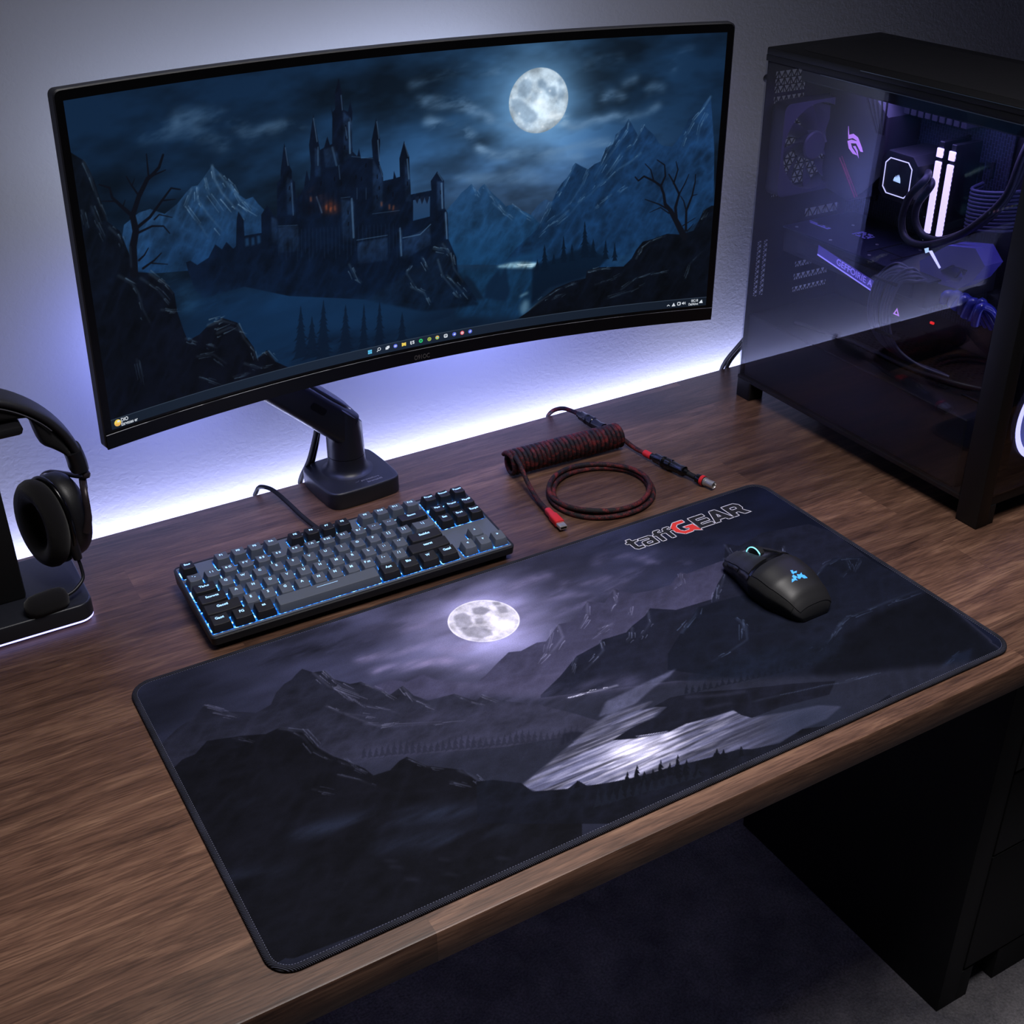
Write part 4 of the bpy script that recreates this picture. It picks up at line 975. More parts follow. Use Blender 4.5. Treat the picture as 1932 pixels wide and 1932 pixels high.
# ================================================================== MATERIALS
def wood_mat():
    m = mat('walnut_planks', col(120, 90, 70), 0.42, spec=0.35)
    nt = m.node_tree; N = nt.nodes; L = nt.links; b = N['Principled BSDF']
    tc = N.new('ShaderNodeTexCoord')
    br = N.new('ShaderNodeTexBrick'); br.offset = .41; br.offset_frequency = 2; br.squash = .8; br.squash_frequency = 3
    for k, v in dict(Scale=1.0).items(): br.inputs[k].default_value = v
    br.inputs['Mortar Size'].default_value = .00012; br.inputs['Mortar Smooth'].default_value = .3
    br.inputs['Bias'].default_value = -.05; br.inputs['Brick Width'].default_value = .84; br.inputs['Row Height'].default_value = .072
    br.inputs['Color1'].default_value = (0, 0, 0, 1); br.inputs['Color2'].default_value = (1, 1, 1, 1); br.inputs['Mortar'].default_value = (.1, .1, .1, 1)
    L.new(tc.outputs['Object'], br.inputs['Vector'])
    mp = N.new('ShaderNodeMapping'); mp.inputs['Scale'].default_value = (3.2, 27, 27); L.new(tc.outputs['Object'], mp.inputs['Vector'])
    # offset the grain from plank to plank
    ad = N.new('ShaderNodeVectorMath'); ad.operation = 'MULTIPLY_ADD'; ad.inputs[1].default_value = (7, 3, 0)
    L.new(br.outputs['Color'], ad.inputs[0]); L.new(mp.outputs[0], ad.inputs[2])
    g1 = N.new('ShaderNodeTexNoise'); g1.inputs['Scale'].default_value = 1.6; g1.inputs['Detail'].default_value = 9; g1.inputs['Roughness'].default_value = .66; g1.inputs['Distortion'].default_value = 1.3
    L.new(ad.outputs[0], g1.inputs['Vector'])
    mp2 = N.new('ShaderNodeMapping'); mp2.inputs['Scale'].default_value = (34, 560, 560); L.new(tc.outputs['Object'], mp2.inputs['Vector'])
    g2 = N.new('ShaderNodeTexNoise'); g2.inputs['Scale'].default_value = 1; g2.inputs['Detail'].default_value = 3; L.new(mp2.outputs[0], g2.inputs['Vector'])
    r = N.new('ShaderNodeValToRGB'); e = r.color_ramp.elements
    e[0].position = .3; e[0].color = col(66, 46, 37); e[1].position = .72; e[1].color = col(136, 104, 84)
    k = e.new(.5); k.color = col(101, 73, 59)
    L.new(g1.outputs['Fac'], r.inputs[0])
    mr = N.new('ShaderNodeMapRange'); mr.inputs['To Min'].default_value = .66; mr.inputs['To Max'].default_value = 1.30; L.new(br.outputs['Color'], mr.inputs['Value'])
    m1 = N.new('ShaderNodeMixRGB'); m1.blend_type = 'MULTIPLY'; m1.inputs[0].default_value = 1; L.new(r.outputs[0], m1.inputs[1]); L.new(mr.outputs['Result'], m1.inputs[2])
    r2 = N.new('ShaderNodeValToRGB'); r2.color_ramp.elements[0].position = .36; r2.color_ramp.elements[1].position = .56
    r2.color_ramp.elements[0].color = (.50, .48, .48, 1); r2.color_ramp.elements[1].color = (1, 1, 1, 1); L.new(g2.outputs['Fac'], r2.inputs[0])
    m2 = N.new('ShaderNodeMixRGB'); m2.blend_type = 'MULTIPLY'; m2.inputs[0].default_value = .8; L.new(m1.outputs[0], m2.inputs[1]); L.new(r2.outputs[0], m2.inputs[2])
    m3 = N.new('ShaderNodeMixRGB'); m3.inputs[2].default_value = col(66, 47, 38); L.new(br.outputs['Fac'], m3.inputs[0]); L.new(m2.outputs[0], m3.inputs[1])
    L.new(m3.outputs[0], b.inputs['Base Color'])
    bp = N.new('ShaderNodeBump'); bp.inputs['Strength'].default_value = .12; bp.inputs['Distance'].default_value = .0006; L.new(g2.outputs['Fac'], bp.inputs['Height'])
    L.new(bp.outputs['Normal'], b.inputs['Normal'])
    return m
WOOD = wood_mat()
BLACK = mat('satin_black_plastic', col(26, 26, 30), .42, spec=.4, grain=.15, gscale=900)
MATTE = mat('matte_black', col(22, 22, 25), .7, spec=.3, grain=.2, gscale=700)
GLOSS = mat('gloss_black', col(10, 10, 12), .18, spec=.5)
DEEP = mat('deep_black', col(12, 12, 14), .6, spec=.3)
STEEL = mat('dark_steel', col(44, 45, 50), .38, metal=.6, spec=.5)
CHROME = mat('plated_metal', col(214, 212, 210), .34, metal=.85)
RED = mat('red_plastic', col(205, 40, 46), .5, spec=.3, vary=.1)
FABRIC = mat('black_fabric', col(24, 23, 26), .95, spec=.15, grain=.6, gscale=1500, vary=.3, sheen=.15)
WHITE_PRINT = mat('white_print', col(222, 220, 236), .8, spec=.2)
GREY_PRINT = mat('grey_print', col(150, 150, 160), .7)

# ================================================================== DESK
desk = thing('desk', 'walnut plank desk with the mousepad, keyboard and black tower on its top', 'desk', (0, 0, 0))
add('tabletop', box(-1.15, 1.05, -.4242, .304, DT - .0335, DT, .0022), WOOD, desk, angle=30)
add('leg_panel', box(-1.09, -1.05, -.34, .22, 0, DT - .0335, .002), MATTE, desk)
CAB = mat('black_cabinet_laminate', col(20, 20, 22), .6, spec=.3, vary=.1)
cab = thing('drawer_cabinet', 'black drawer cabinet standing on the carpet under the desk', 'cabinet', (.75, -.1, 0))
add('side_panel', box(.529, .566, -.333, .0905, 0, DT - .034, .001), CAB, cab)
add('carcass', join(box(.566, 1.0, -.31, .085, .06, DT - .034), box(.565, .588, -.333, -.30, 0, .06, .001), box(.6395, 1.0, -.333, .085, 0, .062, .001)), CAB, cab)
for z0, z1 in ((.565, .692), (.43, .561), (.285, .426), (.066, .281)):
    d = add('drawer_front', box(.5675, .998, -.334, -.3115, z0, z1, .0015), CAB, cab)
    add('drawer_pull', box(.70, .86, -.341, -.334, z1 - .02, z1 - .008, .002), MATTE, d)

# ================================================================== MOUSEPAD
pad = thing('mouse_pad', 'large black desk mat printed with a moonlit mountain lake', 'mouse pad', (0, -.2, DT))
PX0, PX1, PY0, PY1 = -.4, .4, -.4032, 0.0
PT = DT + .0034
add('base_sheet', prism(rrect(0, (PY0 + PY1) / 2, PX1 - PX0 - .002, PY1 - PY0 - .002, .021, 10), DT + .0002, PT - .0004), FABRIC, pad)
def print_mat(name, gain, rough, spec, weave=0, emission=False):
    m = mat(name, (0, 0, 0), rough, spec=spec, gscale=900, grain=weave); nt = m.node_tree; N = nt.nodes; L = nt.links; b = N['Principled BSDF']
    a = N.new('ShaderNodeVertexColor'); a.layer_name = 'print'
    if emission:
        L.new(a.outputs['Color'], b.inputs['Emission Color']); b.inputs['Emission Strength'].default_value = gain
    else:
        g = N.new('ShaderNodeMixRGB'); g.blend_type = 'MULTIPLY'; g.inputs[0].default_value = 1; g.inputs[2].default_value = (gain, gain, gain, 1)
        L.new(a.outputs['Color'], g.inputs[1])
        n = N.new('ShaderNodeTexNoise'); n.inputs['Scale'].default_value = 1100; tc = N.new('ShaderNodeTexCoord'); L.new(tc.outputs['Object'], n.inputs['Vector'])
        mr = N.new('ShaderNodeMapRange'); mr.inputs['To Min'].default_value = .7; mr.inputs['To Max'].default_value = 1.3; L.new(n.outputs['Fac'], mr.inputs['Value'])
        g2 = N.new('ShaderNodeMixRGB'); g2.blend_type = 'MULTIPLY'; g2.inputs[0].default_value = 1; L.new(g.outputs[0], g2.inputs[1]); L.new(mr.outputs['Result'], g2.inputs[2])
        L.new(g2.outputs[0], b.inputs['Base Color'])
    return m
cv = PadCanvas(); cv.play(PAD_ART); cv.a = np.clip(cv.a, 0, 1) ** 1.28
hw, hh, cr = (PX1 - PX0) / 2 - .0022, (PY1 - PY0) / 2 - .0022, .0195
def pad_point(S, T):
    x = (S - .5) * 2 * hw; y = (T - .5) * 2 * hh
    # pull the grid corners in to the rounded outline
    ax = np.maximum(np.abs(x) - (hw - cr), 0); ay = np.maximum(np.abs(y) - (hh - cr), 0); r = np.hypot(ax, ay)
    k = np.where((ax > 0) & (ay > 0), np.maximum(ax, ay) / np.maximum(r, 1e-9), 1)
    x = np.sign(x) * (np.minimum(np.abs(x), hw - cr) + ax * k); y = np.sign(y) * (np.minimum(np.abs(y), hh - cr) + ay * k)
    return np.stack([x, y + (PY0 + PY1) / 2 + .2, np.full_like(x, PT - DT)], -1)
picture_mesh('printed_cloth', PAD_SIZE[0], PAD_SIZE[1], pad_point, cv.finish(), print_mat('printed_cloth', 1.95, .9, .08, .35), pad)
def stitch_mat():
    m = mat('stitched_edge', col(24, 25, 34), .75, spec=.3); nt = m.node_tree; N = nt.nodes; L = nt.links; b = N['Principled BSDF']
    tc = N.new('ShaderNodeTexCoord'); sx = N.new('ShaderNodeSeparateXYZ'); L.new(tc.outputs['Object'], sx.inputs[0])
    ad = N.new('ShaderNodeMath'); L.new(sx.outputs[0], ad.inputs[0]); L.new(sx.outputs[1], ad.inputs[1])
    mu = N.new('ShaderNodeMath'); mu.operation = 'MULTIPLY'; mu.inputs[1].default_value = 3600; L.new(ad.outputs[0], mu.inputs[0])
    si = N.new('ShaderNodeMath'); si.operation = 'SINE'; L.new(mu.outputs[0], si.inputs[0])
    n = N.new('ShaderNodeTexNoise'); n.inputs['Scale'].default_value = 30; L.new(tc.outputs['Object'], n.inputs['Vector'])
    r = N.new('ShaderNodeMapRange'); r.inputs['From Min'].default_value = -.2; r.inputs['From Max'].default_value = 1; L.new(si.outputs[0], r.inputs['Value'])
    m2 = N.new('ShaderNodeMath'); m2.operation = 'MULTIPLY'; L.new(r.outputs['Result'], m2.inputs[0]); L.new(n.outputs['Fac'], m2.inputs[1])
    mx = N.new('ShaderNodeMixRGB'); mx.inputs[1].default_value = col(9, 9, 13); mx.inputs[2].default_value = col(92, 96, 122); L.new(m2.outputs[0], mx.inputs[0]); L.new(mx.outputs[0], b.inputs['Base Color'])
    bp = N.new('ShaderNodeBump'); bp.inputs['Strength'].default_value = .8; bp.inputs['Distance'].default_value = .0006; L.new(si.outputs[0], bp.inputs['Height']); L.new(bp.outputs['Normal'], b.inputs['Normal'])
    return m
edge = [(x, y, DT + .0022) for x, y in rrect(0, (PY0 + PY1) / 2, PX1 - PX0 - .0042, PY1 - PY0 - .0042, .02, 12)]
add('stitched_edge', tube(edge, .0027, 12, True, .88), stitch_mat(), pad, angle=60)
seam = [(x, y, PT + .0001) for x, y in rrect(0, (PY0 + PY1) / 2, PX1 - PX0 - .0098, PY1 - PY0 - .0098, .017, 12)]
def dash_mat():
    m = mat('seam_thread', col(96, 98, 120), .8)
    return m
gs = []
for i in range(len(seam)):
    a, b = Vector(seam[i]), Vector(seam[(i + 1) % len(seam)]); n = int((b - a).length / .0026)
    for k in range(max(1, n)):
        p = a.lerp(b, (k + .2) / max(1, n)); q = a.lerp(b, (k + .75) / max(1, n)); d = (q - p).normalized() if (q - p).length > 0 else Vector((1, 0, 0)); w = Vector((-d.y, d.x, 0)) * .00022
        gs.append(([tuple(p - w), tuple(q - w), tuple(q + w), tuple(p + w)], [(0, 1, 2, 3)]))
add('seam_stitches', join(*gs), dash_mat(), pad, angle=0)
# printed word mark
GL = {'t': ([(0, 7.2), (1.3, 7.2), (1.3, 9), (3.8, 9), (3.8, 7.2), (6.2, 7.2), (6.2, 5.6), (3.8, 5.6), (3.8, 2), (6.2, 2), (6.2, 0), (2.6, 0), (1.3, 1.2), (1.3, 5.6), (0, 5.6)], [], 6.6),
 'a': ([(0, 7.2), (6, 7.2), (7.2, 6.2), (7.2, 0), (1, 0), (0, 1), (0, 3.6), (1, 4.5), (4.8, 4.5), (4.8, 5.6), (0, 5.6)], [[(2.2, 1.6), (4.8, 1.6), (4.8, 3), (2.2, 3)]], 7.6),
 'f': ([(1, 0), (3.5, 0), (3.5, 5.1), (5.2, 5.1), (5.2, 6.6), (3.5, 6.6), (3.5, 7.6), (5.2, 7.6), (5.2, 9), (2.2, 9), (1, 7.8), (1, 6.6), (0, 6.6), (0, 5.1), (1, 5.1)], [], 5.2),
 'G': ([(8.8, 10.4), (3.4, 10.4), (0, 7.2), (0, 3), (3, -.2), (7.4, -.2), (8.2, .6), (11.6, -1.4), (11, 5.2), (5.4, 5.2), (6.2, 3.2), (7.2, 3.2), (7, 2.2), (4.2, 2.2), (3, 3.6), (3, 6.6), (4.4, 8), (8.8, 8)], [], 11.4),
 'E': ([(0, 0), (8.4, 0), (8.4, 2.5), (2.9, 2.5), (2.9, 3.7), (8.4, 3.7), (8.4, 6.2), (2.9, 6.2), (2.9, 7.5), (8.4, 7.5), (8.4, 10), (0, 10)], [], 8.6),
 'A': ([(0, 0), (3.2, 0), (3.8, 1.6), (6.8, 1.6), (7.4, 0), (10.8, 0), (7, 10), (3.6, 10)], [[(4.5, 3.9), (6.1, 3.9), (5.3, 6.3)]], 10.6),
 'R': ([(0, 0), (3.1, 0), (3.1, 2.8), (4.7, 2.8), (6.2, 0), (9.9, 0), (7.8, 3.7), (8.9, 5.2), (8.9, 8), (7, 10), (0, 10)], [[(3, 5.5), (5.9, 5.5), (5.9, 7.3), (3, 7.3)]], 9.9)}
LOGO_DARK = mat('dark_print', col(14, 14, 22), .8); LOGO_RED = mat('red_print', col(226, 52, 46), .8)
u = .16 / 60.3; lx, ly = .1715, -.0535; X = 0
for ch in 'taffGEAR':
    P, H, w = GL[ch]
    sc = lambda L: [(lx + (X + a) * u, ly + b * u) for a, b in L]
    lt_ = add('printed_letter', sheet(sc(P), [sc(h) for h in H], PT + .00005, PT + .00018), LOGO_RED if ch == 'G' else LOGO_DARK, pad, 'red arrow-like letter' if ch == 'G' else None, angle=0)
    add('letter_outline', join(*[ribbon(sc(l), .0010, PT + .0001, PT + .00026) for l in [P] + H]), WHITE_PRINT, lt_, 'white outline', angle=0)
    X += w

# ================================================================== KEYBOARD
kb = thing('keyboard', 'black and grey mechanical keyboard with blue backlight beside the printed mat', 'keyboard', (-.308, .012, DT), math.radians(-.8), world=False)
KW, KD = .357, .1345
tilt = Matrix.Translation((0, 0, .018)) @ Matrix.Rotation(math.atan2(.0115, KD), 4, 'X')   # plane of the top plate
KCASE = mat('keyboard_case', col(30, 31, 36), .45, spec=.4, grain=.15, gscale=800)
KPLATE = mat('keyboard_plate', col(92, 100, 118), .5, spec=.4, grain=.2, gscale=1200)
out = rrect(KW / 2, KD / 2, KW, KD, .006, 5)
def kring(P, h): return [tuple(tilt @ Vector((x, y, h))) for x, y in P]
low = [(x, y, .0032) for x, y in inset(out, .010)]
mid = [(x, y, .008 + .004 * y / KD) for x, y in inset(out, .0012)]
add('case', loft([low, mid, kring(out, -.0012), kring(inset(out, .0012), 0), kring(inset(out, .0028), 0), kring(inset(out, .0028), -.0065)]), KCASE, kb, angle=40)
add('foot', xf(prism(rrect(.02, .012, .026, .008, .003, 3), 0, .0045), Matrix.Identity(4)), FABRIC, kb)
add('foot', prism(rrect(KW - .02, .012, .026, .008, .003, 3), 0, .0045), FABRIC, kb)
add('foot', box(.05, .075, KD - .02, KD - .01, 0, .012, .002), FABRIC, kb)
add('foot', box(KW - .075, KW - .05, KD - .02, KD - .01, 0, .012, .002), FABRIC, kb)
PIT = .01912; KX0 = .004; KY1 = KD - .0068; PY = .0193
def cell(x, y, w, h=1): return (KX0 + x * PIT, KY1 - (y + h) * PY, KX0 + (x + w) * PIT, KY1 - y * PY)
main = rrect((cell(0, 0, 15)[0] + cell(0, 0, 15)[2]) / 2, (cell(0, 5.25, 1)[1] + cell(0, 0, 1)[3]) / 2, 15 * PIT + .0008, 6.25 * PY + .001, .001, 2)
def well(x, y, w, h): c = cell(x, y, w, h); return rrect((c[0] + c[2]) / 2, (c[1] + c[3]) / 2, c[2] - c[0] + .0008, c[3] - c[1] + .0008, .001, 2)
c53 = [cell(15.25, 4.25, 3, 2), cell(16.25, 4.25, 1, 1), cell(15.25, 5.25, 3, 1)]
o_ = .0004; a5, b5 = cell(16.25, 4.25, 1), cell(15.25, 5.25, 3)
arrow_well = [(b5[0] - o_, b5[1] - o_), (b5[2] + o_, b5[1] - o_), (b5[2] + o_, b5[3] + o_), (a5[2] + o_, b5[3] + o_), (a5[2] + o_, a5[3] + o_), (a5[0] - o_, a5[3] + o_), (a5[0] - o_, b5[3] + o_), (b5[0] - o_, b5[3] + o_)]
# gaps of the function row show the plate, so the wells are cut row by row
wells = [well(0, 0, 1, 1), well(2, 0, 4, 1), well(6.5, 0, 4, 1), well(11, 0, 4, 1), well(0, 1.27, 15, 4.98), well(15.25, 0, 3, 3.25), arrow_well]
add('top_plate', xf(sheet(inset(out, .0029), wells, -.0035, -.0006), tilt), KPLATE, kb, angle=20)
def glow_mat():
    m = mat('blue_backlight', col(8, 20, 50), .5); nt = m.node_tree; N = nt.nodes; L = nt.links; b = N['Principled BSDF']
    tc = N.new('ShaderNodeTexCoord'); n = N.new('ShaderNodeTexNoise'); n.inputs['Scale'].default_value = 230; n.inputs['Detail'].default_value = 2
    L.new(tc.outputs['Object'], n.inputs['Vector'])
    r = N.new('ShaderNodeValToRGB'); r.color_ramp.elements[0].position = .42; r.color_ramp.elements[0].color = (.0, .02, .12, 1); r.color_ramp.elements[1].position = .66; r.color_ramp.elements[1].color = (.25, .62, 1, 1)
    k = r.color_ramp.elements.new(.54); k.color = (.01, .12, .5, 1)
    L.new(n.outputs['Fac'], r.inputs[0]); L.new(r.outputs[0], b.inputs['Emission Color']); b.inputs['Emission Strength'].default_value = 4.6
    return m
add('backlight_board', xf(box(.003, KW - .003, .003, KD - .003, -.0064, -.0058), tilt), glow_mat(), kb, 'glowing blue board under the keys')
KDARK = mat('dark_keycap', col(30, 30, 36), .55, spec=.35, grain=.15, gscale=1500); KGREY = mat('grey_keycap', col(88, 95, 110), .55, spec=.35, grain=.15, gscale=1500)
LEG = mat('keycap_legend', col(170, 215, 255), .5, emit=col(165, 212, 255), power=1.05)
rows = []
def row(y, xs, names, dark=(), ws=None):
    for i, (x, t) in enumerate(zip(xs, names)):
        rows.append((x, y, ws[i] if ws else 1, t, i in dark))
row(0, [0, 2, 3, 4, 5, 6.5, 7.5, 8.5, 9.5, 11, 12, 13, 14], ['Bao', 'F1', 'F0', 'FS', 'FA', 'FE', 'F6', 'F7', 'FS', 'F9', 'F10', 'F11', 'F12'], (0, 5, 6, 7, 8))
row(1.25, list(range(13)) + [13], ["' -", '1 !', '8 C', 'F Y', '8 S', 'S 5', '6 6', '/ A', '9 N', '9 !', 'B /', '- -', '- -', 'Banm'], (13,), [1] * 13 + [2])
row(2.25, [0] + [1.5 + i for i in range(12)] + [13.5], ['TbAo', 'Q', 'W', 'C', 'E', '9', 'V', 'U', 'I', 'O', 'P', '[ ]', '] [', '\\ |'], (0,), [1.5] + [1] * 12 + [1.5])
row(3.25, [0] + [1.75 + i for i in range(11)] + [12.75], ['Scwwta', 'A', 'N', 'O', 'V', 'U', 'H', 'M', 'R', 'L', '; :', '\' "', 'Saakfut'], (0, 12), [1.75] + [1] * 11 + [2.25])
row(4.25, [0] + [2.25 + i for i in range(10)] + [12.25], ['Gaosti', 'E', 'S', 'G', 'A', 'N', 'N', 'M', 'F m', '/ -', '/ !', 'tearst'], (0, 11), [2.25] + [1] * 10 + [2.75])
row(5.25, [0, 1.25, 2.5, 3.75, 10, 11.25, 12.5, 13.75], ['Gaot', 'FG', 'aa', '_', 'Aot', 'Bio', 'W', 'Gatsl'], (0, 1, 2, 4, 5, 6, 7), [1.25] * 3 + [6.25] + [1.25] * 4)
row(0, [15.25, 16.25, 17.25], ['Pruat', 'Sonot', 'Puum'], (0, 1, 2)); row(1.25, [15.25, 16.25, 17.25], ['Pbo', 'Fruno', 'Pbyt0'], (0, 1, 2)); row(2.25, [15.25, 16.25, 17.25], ['Eat', 'Erot', 'Eunpa'], (0, 1, 2))
row(4.25, [16.25], ['^']); row(5.25, [15.25, 16.25, 17.25], ['<', 'v', '>'])
legends = letters([r[3] for r in rows], .0046, .00010, .00008)
def keycap(w, h, y):
    prof = {0: .0105, 1.25: .0103, 2.25: .0092, 3.25: .0086, 4.25: .0088, 5.25: .0092}[y]
    lean = {0: -6, 1.25: -5, 2.25: -1, 3.25: 3, 4.25: 6, 5.25: 7}[y]
    tw, th = w - .0060, h - .0052; bw, bh = w - .0021, h - .0021; r = .0013
    dish = .0009 if w < .06 else 0
    tz = lambda a, b: prof + (b - .0006) * math.tan(math.radians(lean)) - dish * (1 - min(1, (abs(a) / (tw / 2)) ** 2))
    xs = [-1, -.985, -.94, -.86, -.6, -.3, 0, .3, .6, .86, .94, .985, 1]
    def edge(a, hh):      # half depth at column a, rounded corners
        e = max(0, abs(a) - (1 - r * 2 / tw)) / (r * 2 / tw); return hh - r * (1 - math.sqrt(max(0, 1 - e * e)))
    def ring(sx, hh, oy, zf): return [(a * sx, oy - edge(a, hh), zf(a * sx, oy - edge(a, hh))) for a in xs] + [(a * sx, oy + edge(a, hh), zf(a * sx, oy + edge(a, hh))) for a in reversed(xs)]
    R = [ring(bw / 2, bh / 2, 0, lambda a, b: -.0012), ring(bw / 2, bh / 2, 0, lambda a, b: .0002)]
    top = ring(tw / 2, th / 2, .0006, tz)
    R.append([(p[0] * .22 + q[0] * .78, p[1] * .22 + q[1] * .78, q[2] * .78) for p, q in zip(R[0], top)])
    R.append([(q[0], q[1], q[2] - .0004) for q in top])
    R.append(ring(tw / 2 - .0005, th / 2 - .0005, .0006, tz))
    V, Fc = loft(R, True, False); n = len(top); o = n * 4; m_ = len(xs)
    for i in range(m_ - 1): Fc.append((o + i, o + i + 1, o + n - 2 - i, o + n - 1 - i))
    return (V, Fc), tz, tw, th
for (x, y, w, t, dk), lg in zip(rows, legends):
    c = cell(x, y, w); cx, cy = (c[0] + c[2]) / 2, (c[1] + c[3]) / 2
    g, tz, tw, th = keycap(c[2] - c[0], c[3] - c[1], y)
    M = tilt @ Matrix.Translation((cx, cy, 0))
    kc = add('keycap', xf(g, M), KDARK if dk else KGREY, kb, angle=24)
    if t == '_':
        lg = ([(-.012, .0028, 0), (.012, .0028, 0), (.012, .0032, 0), (-.012, .0032, 0)], [(0, 1, 2, 3)])
    if lg[0]:
        hgt = .0032 if len(t.strip()) > 1 else .0034
        xs = [v[0] for v in lg[0]]; ww = max(xs) - min(xs)
        k = min(1, (tw - .002) / max(ww, 1e-6))
        oy = .0026 if t != '_' else 0
        lg2 = [(v[0] * k, v[1] * min(1, k * 1.3) + oy, tz(v[0] * k, v[1] + oy) + .00015 + v[2]) for v in lg[0]]
        add('legend', xf((lg2, lg[1]), M), LEG, kc, angle=0)
# cable from the keyboard over the back edge of the desk
kc_ = [(-.121, .150, DT + .014), (-.1235, .176, DT + .0065), (-.128, .215, DT + .005), (-.1315, .255, DT + .006), (-.138, .288, DT + .0095), (-.1475, .306, DT + .008), (-.1520, .3125, DT - .002), (-.1535, .3145, DT - .007)]
inv_ = (Matrix.Translation(kb.location) @ Matrix.Rotation(math.radians(-.8), 4, 'Z')).inverted()
add('cable', xf(tube(catmull(kc_, 8), .0028, 10), inv_), MATTE, kb, angle=60)

# ================================================================== MOUSE
ms = thing('computer_mouse', 'black wireless mouse with a glowing blue emblem on the printed mat', 'mouse', (.2580, -.1995, PT), math.radians(1.5), world=False)
ML = .0615
def lerp(T, y):
    for (a, b), (c, d) in zip(T, T[1:]):
        if y <= c:
            t = (y - a) / (c - a); t = t * t * (3 - 2 * t) * .35 + t * .65; return b + (d - b) * t
    return T[-1][1]
WL = [(-1, .020), (-.94, .0275), (-.75, .033), (-.4, .0415), (0, .0430), (.3, .038), (.6, .0320), (.9, .0295), (1, .0265)]
WR = [(-1, .0185), (-.94, .0250), (-.75, .0275), (-.4, .0305), (0, .0295), (.3, .0285), (.6, .0285), (.9, .0275), (1, .0245)]
HT = [(-1, .010), (-.94, .0190), (-.75, .0295), (-.45, .0385), (-.1, .0420), (.2, .0385), (.5, .0315), (.8, .0245), (.95, .0205), (1, .017)]
def mpt(s, y, d=0.0):
    """s in -1..1 across the top, y in -1..1 along"""
    wl, wr, h = lerp(WL, y), lerp(WR, y), lerp(HT, y)
    w = wl if s < 0 else wr; a = abs(s)
    ang = a * PI / 2; e = .62
    x = math.copysign(w * (math.sin(ang) ** .8), s); z = h * (max(0, math.cos(ang)) ** e)
    tuck = .80 if s < 0 else .88
    if z < h * .5: x *= tuck + (1 - tuck) * (z / (h * .5))
    n = Vector((x / w * .8, y * .25 if y < -.6 else .1 * y, .6 + z / h)).normalized()
    return (x + n.x * d, y * ML + n.y * d, z + .001 + n.z * d)
ys = [-1 + 2 * i / 44 for i in range(45)]; ss = [-1 + 2 * i / 40 for i in range(41)]
def patch(s0, s1, y0, y1, d, ns=14, ny=18, th=.0014, f=None):
    V = []; Fc = []
    for dd in (d, d - th):
        for i in range(ny + 1):
            for j in range(ns + 1):
                y = y0 + (y1 - y0) * i / ny; s = s0 + (s1 - s0) * j / ns
                if f: s, y = f(s, y)
                k = dd
                V.append(mpt(s, y, k))
    n = (ns + 1) * (ny + 1); id_ = lambda a, i, j: a * n + i * (ns + 1) + j
    for i in range(ny):
        for j in range(ns):
            Fc.append((id_(0, i, j), id_(0, i, j + 1), id_(0, i + 1, j + 1), id_(0, i + 1, j))); Fc.append((id_(1, i, j), id_(1, i + 1, j), id_(1, i + 1, j + 1), id_(1, i, j + 1)))
    for i in range(ny): Fc += [(id_(0, i, 0), id_(0, i + 1, 0), id_(1, i + 1, 0), id_(1, i, 0)), (id_(0, i, ns), id_(1, i, ns), id_(1, i + 1, ns), id_(0, i + 1, ns))]
    for j in range(ns): Fc += [(id_(0, 0, j), id_(1, 0, j), id_(1, 0, j + 1), id_(0, 0, j + 1)), (id_(0, ny, j), id_(0, ny, j + 1), id_(1, ny, j + 1), id_(1, ny, j))]
    return V, Fc
MBODY = mat('mouse_shell', col(34, 34, 37), .46, spec=.4, grain=.1, gscale=1600); MSIDE = mat('mouse_rubber', col(26, 26, 28), .75, spec=.3, grain=.5, gscale=1400)
add('body', loft([[mpt(s, y) for s in ss] for y in ys]), MBODY, ms, angle=50)
add('left_button', patch(-.62, -.13, .14, 1.0, .0016, f=lambda s, y: (s, y)), MBODY, ms, angle=40)
add('right_button', patch(.13, .70, .14, 1.0, .0016), MBODY, ms, angle=40)
add('button_bridge', patch(-.64, .62, .06, .125, .0008, 20, 4), GLOSS, ms, 'glossy strip behind the buttons', angle=40)
add('centre_strip', patch(-.11, .11, .15, .98, .0004, 4, 14), GLOSS, ms, angle=40)
add('palm_shell', patch(-.60, .78, -.96, .045, .0012, 26, 22, f=lambda s, y: (s, y)), MBODY, ms, angle=40)
add('thumb_grip', patch(-.985, -.63, -.86, .06, .0014, 12, 16), MSIDE, ms, angle=40)
add('side_button', patch(-.76, -.66, .08, .42, .0028, 5, 10), GLOSS, ms, angle=40)
add('side_button', patch(-.76, -.66, .46, .80, .0026, 5, 10), GLOSS, ms, angle=40)
wc = Vector(mpt(0, .56)); wM = Matrix.Translation((0, wc.y, wc.z - .0065)) @ Matrix.Rotation(PI / 2, 4, 'Y')
wh = add('scroll_wheel', lathe([(.009, -.004), (.0118, -.0032), (.0124, -.001), (.0124, .001), (.0118, .0032), (.009, .004)], 36, wM), MSIDE, ms, angle=40)
MGLOW = mat('cyan_glow', col(120, 220, 235), .4, emit=col(150, 232, 240), power=1.1)
add('wheel_light', xf(loft([[((.0122 if k in (0, 1) else .0131) * math.cos(2 * PI * i / 40), (.0122 if k in (0, 1) else .0131) * math.sin(2 * PI * i / 40), (-.0052, -.0043, -.0043, -.0052)[k]) for i in range(40)] for k in range(4)], False, False), wM), MGLOW, wh, 'glowing ring on the wheel', angle=40)
